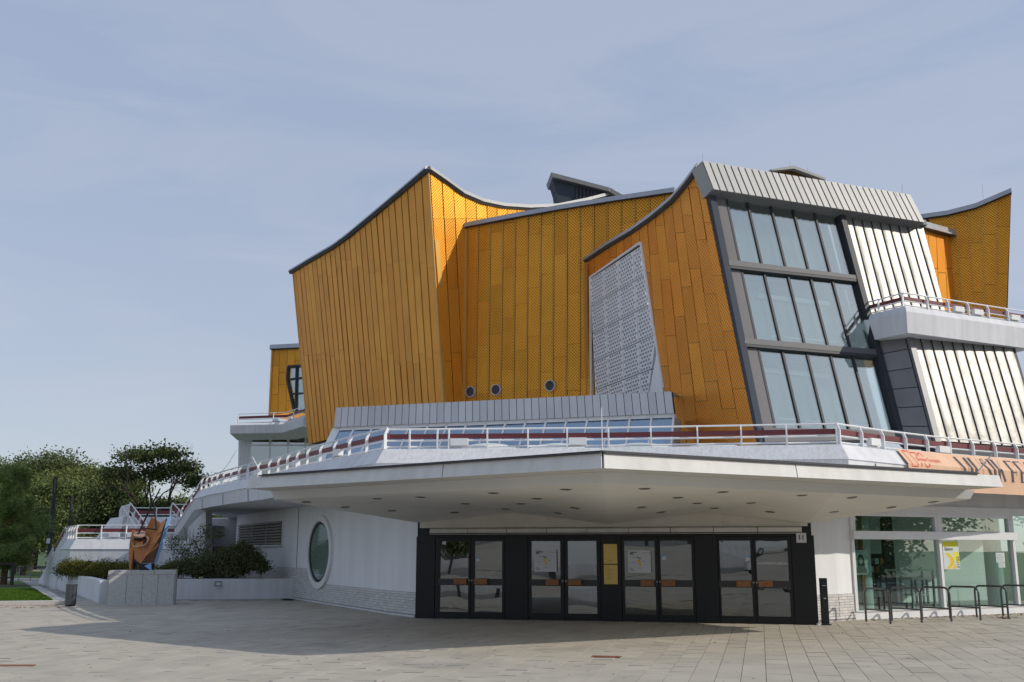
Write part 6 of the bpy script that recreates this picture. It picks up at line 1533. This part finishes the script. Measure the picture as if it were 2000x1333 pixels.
for px, yy, rx, rz in ((350, 1112, .55, .3), (380, 1108, .5, .36), (410, 1104, .55, .42), (440, 1098, .55, .50), (465, 1090, .5, .55), (478, 1082, .38, .42), (496, 1100, .42, .45), (512, 1112, .25, .25), (395, 1116, .8, .3), (450, 1116, .9, .3)):
    p = P(px, yy-4, 38.0); bb.append((p.x, p.y, p.z, rx*.82, .5, rz*.8))
shrub('bush', 'large dark evergreen bush in the planter below the louvred opening', bb, 26000, .05, lm_bush, 43, (bb[3][0], bb[3][1], .6), shell=.35)
ab = []
for px, yy, rx, rz in ((335, 1062, .30, .22), (352, 1072, .38, .28), (385, 1070, .45, .30), (402, 1048, .40, .32), (410, 1034, .28, .22), (426, 1040, .16, .10), (372, 1090, .55, .3), (400, 1085, .4, .3), (430, 1047, .16, .07), (343, 1050, .12, .08)):
    p = P(px, yy, 38.6); ab.append((p.x, p.y, p.z, rx, .4, rz))
twigs_len = .95
shrub('airy_shrub', 'loose airy shrub with thin stems in front of the grey recess', ab, 1900, .05, lm_bush, 44, (P(392, 1100, 38.6).x, 38.6, .6), twigs=6, shell=.2)

# ---- across the street behind the viewpoint: what the panes reflect
b = MB(); b.slab([Vector((-40, -26, 0)), Vector((14, -56, 0)), Vector((10, -66, 0)), Vector((-46, -36, 0))], -.05, 1.5)
b.slab([Vector((-24, -38, 0)), Vector((-8, -47, 0)), Vector((-11, -55, 0)), Vector((-27, -44, 0))], 1.5, 2.3)
b.slab([Vector((16, -54, 0)), Vector((34, -50, 0)), Vector((34, -58, 0)), Vector((14, -60, 0))], -.05, 2.4)
for z in (.5, .95): b.slab([Vector((-39.6, -25.7, 0)), Vector((14.3, -55.6, 0)), Vector((14.2, -55.8, 0)), Vector((-39.7, -25.9, 0))], z, z+.05)
b2 = MB()
for k in range(15): q = Vector((-38+k*3.6, -26.4-k*2.0, 0)); b2.bar(q+Vector((.2, .35, .05)), q+Vector((.2, .35, 2.0 if k % 4 == 1 else .9)), .35 if k % 3 else .9, .12)
t = b.build('terraced_building', M['conc_smooth'], org=(-5, -45, 0)); tag(t, 'white stepped terrace building across the square, seen only reflected in the door panes', 'building'); b2.build('dark_upright', M['ink'], t)  # dark uprights like posts and figures, added to break up the door reflections
for k, (x, y, h, w_) in enumerate(((-44, -48, 12, 16), (-26, -58, 13, 16), (-10, -68, 12, 17), (8, -72, 11, 16), (48, 14, 12, 14), (52, 26, 12, 14), (26, -66, 12, 17), (52, 1, 12, 13), (60, -12, 12, 14))):
    base = Vector((x, y, 0)); t = empty('street_tree', base, ['street tree behind the viewpoint, far left of the reflections', 'street tree behind the viewpoint, left of centre in the reflections', 'street tree behind the viewpoint, mirrored in the middle doors', 'street tree behind the viewpoint, mirrored in the right doors', 'street tree behind the viewpoint, mirrored in the left shop pane', 'street tree behind the viewpoint, mirrored in the right shop pane', 'street tree behind the viewpoint, mirrored in the last door leaf', 'street tree off to the right, nearest the road corner', 'street tree off to the right, farthest toward the viewpoint'][k], 'tree', 'street trees mirrored in the glass'); b = MB(); b.tube([(0, 0, 0), (0, 0, h*.5)], [.3, .2], 7); o = b.build('trunk', M['bark'], None); o.parent = t
    leafmesh('crown', foliage([(q0*w_, q1*w_, q2*h, q3_*w_, q4*w_, q5*h) for q0, q1, q2, q3_, q4, q5 in roundcrown(random.Random(k+50), 12, .02, 1.0)], 14000, .24, 60+k), lm_olive if k % 2 else lm_mid, t)

# white parked car that the right hand doors mirror
def mirror(v): return v-DP.n*(2*(v-DP.o).dot(DP.n))
cp_ = mirror(G(1503, 1119)); cp_.z = -.016; cd = mirror(G(1530, 1119)); cd.z = 0; cdir = (cd-Vector((cp_.x, cp_.y, 0))).normalized(); cs = Vector((-cdir.y, cdir.x, 0)); U = Vector((0, 0, 1))
t = empty('parked_car', cp_, 'white parked hatchback across the square, mirrored in the far right door', 'car')
def cext(mb, prof, hw0, hw1):
    a_ = [cp_+cdir*x+U*z-cs*(hw0 if z < .95 else hw1) for x, z in prof]; b_ = [cp_+cdir*x+U*z+cs*(hw0 if z < .95 else hw1) for x, z in prof]
    mb.face(a_); mb.face(b_[::-1])
    for i in range(len(prof)): j = (i+1) % len(prof); mb.face([a_[i], a_[j], b_[j], b_[i]])
b = MB(); cext(b, [(-2.05, .32), (-2.08, .75), (-2.0, .96), (-1.1, 1.44), (.35, 1.46), (1.05, 1.0), (1.85, .86), (2.08, .62), (2.05, .30)], .86, .70); b.build('body', M['whitep'], t)
b = MB(); cext(b, [(-1.62, 1.0), (-1.0, 1.37), (.28, 1.39), (.88, 1.0)], .88, .735); b.build('side_window', M['frame'], t)
for x in (-1.3, 1.3):
    for s_ in (-1, 1):
        q = cp_+cdir*x+cs*(s_*.80)+U*.31; b = MB(); b.tube([q-cs*.1, q+cs*.1], .31, 16); w2 = b.build('wheel', M['dark'], t); b = MB(); b.tube([q-cs*.105, q+cs*.105], .19, 10); b.build('rim', M['zinc'], w2)
for s_ in (-1, 1): b = MB(); b.box(cp_+cdir*2.0+cs*(s_*.62)+U*.68, .14, .3, .14, math.atan2(cdir.y, cdir.x)); b.build('headlight', M['pgrey'], t)
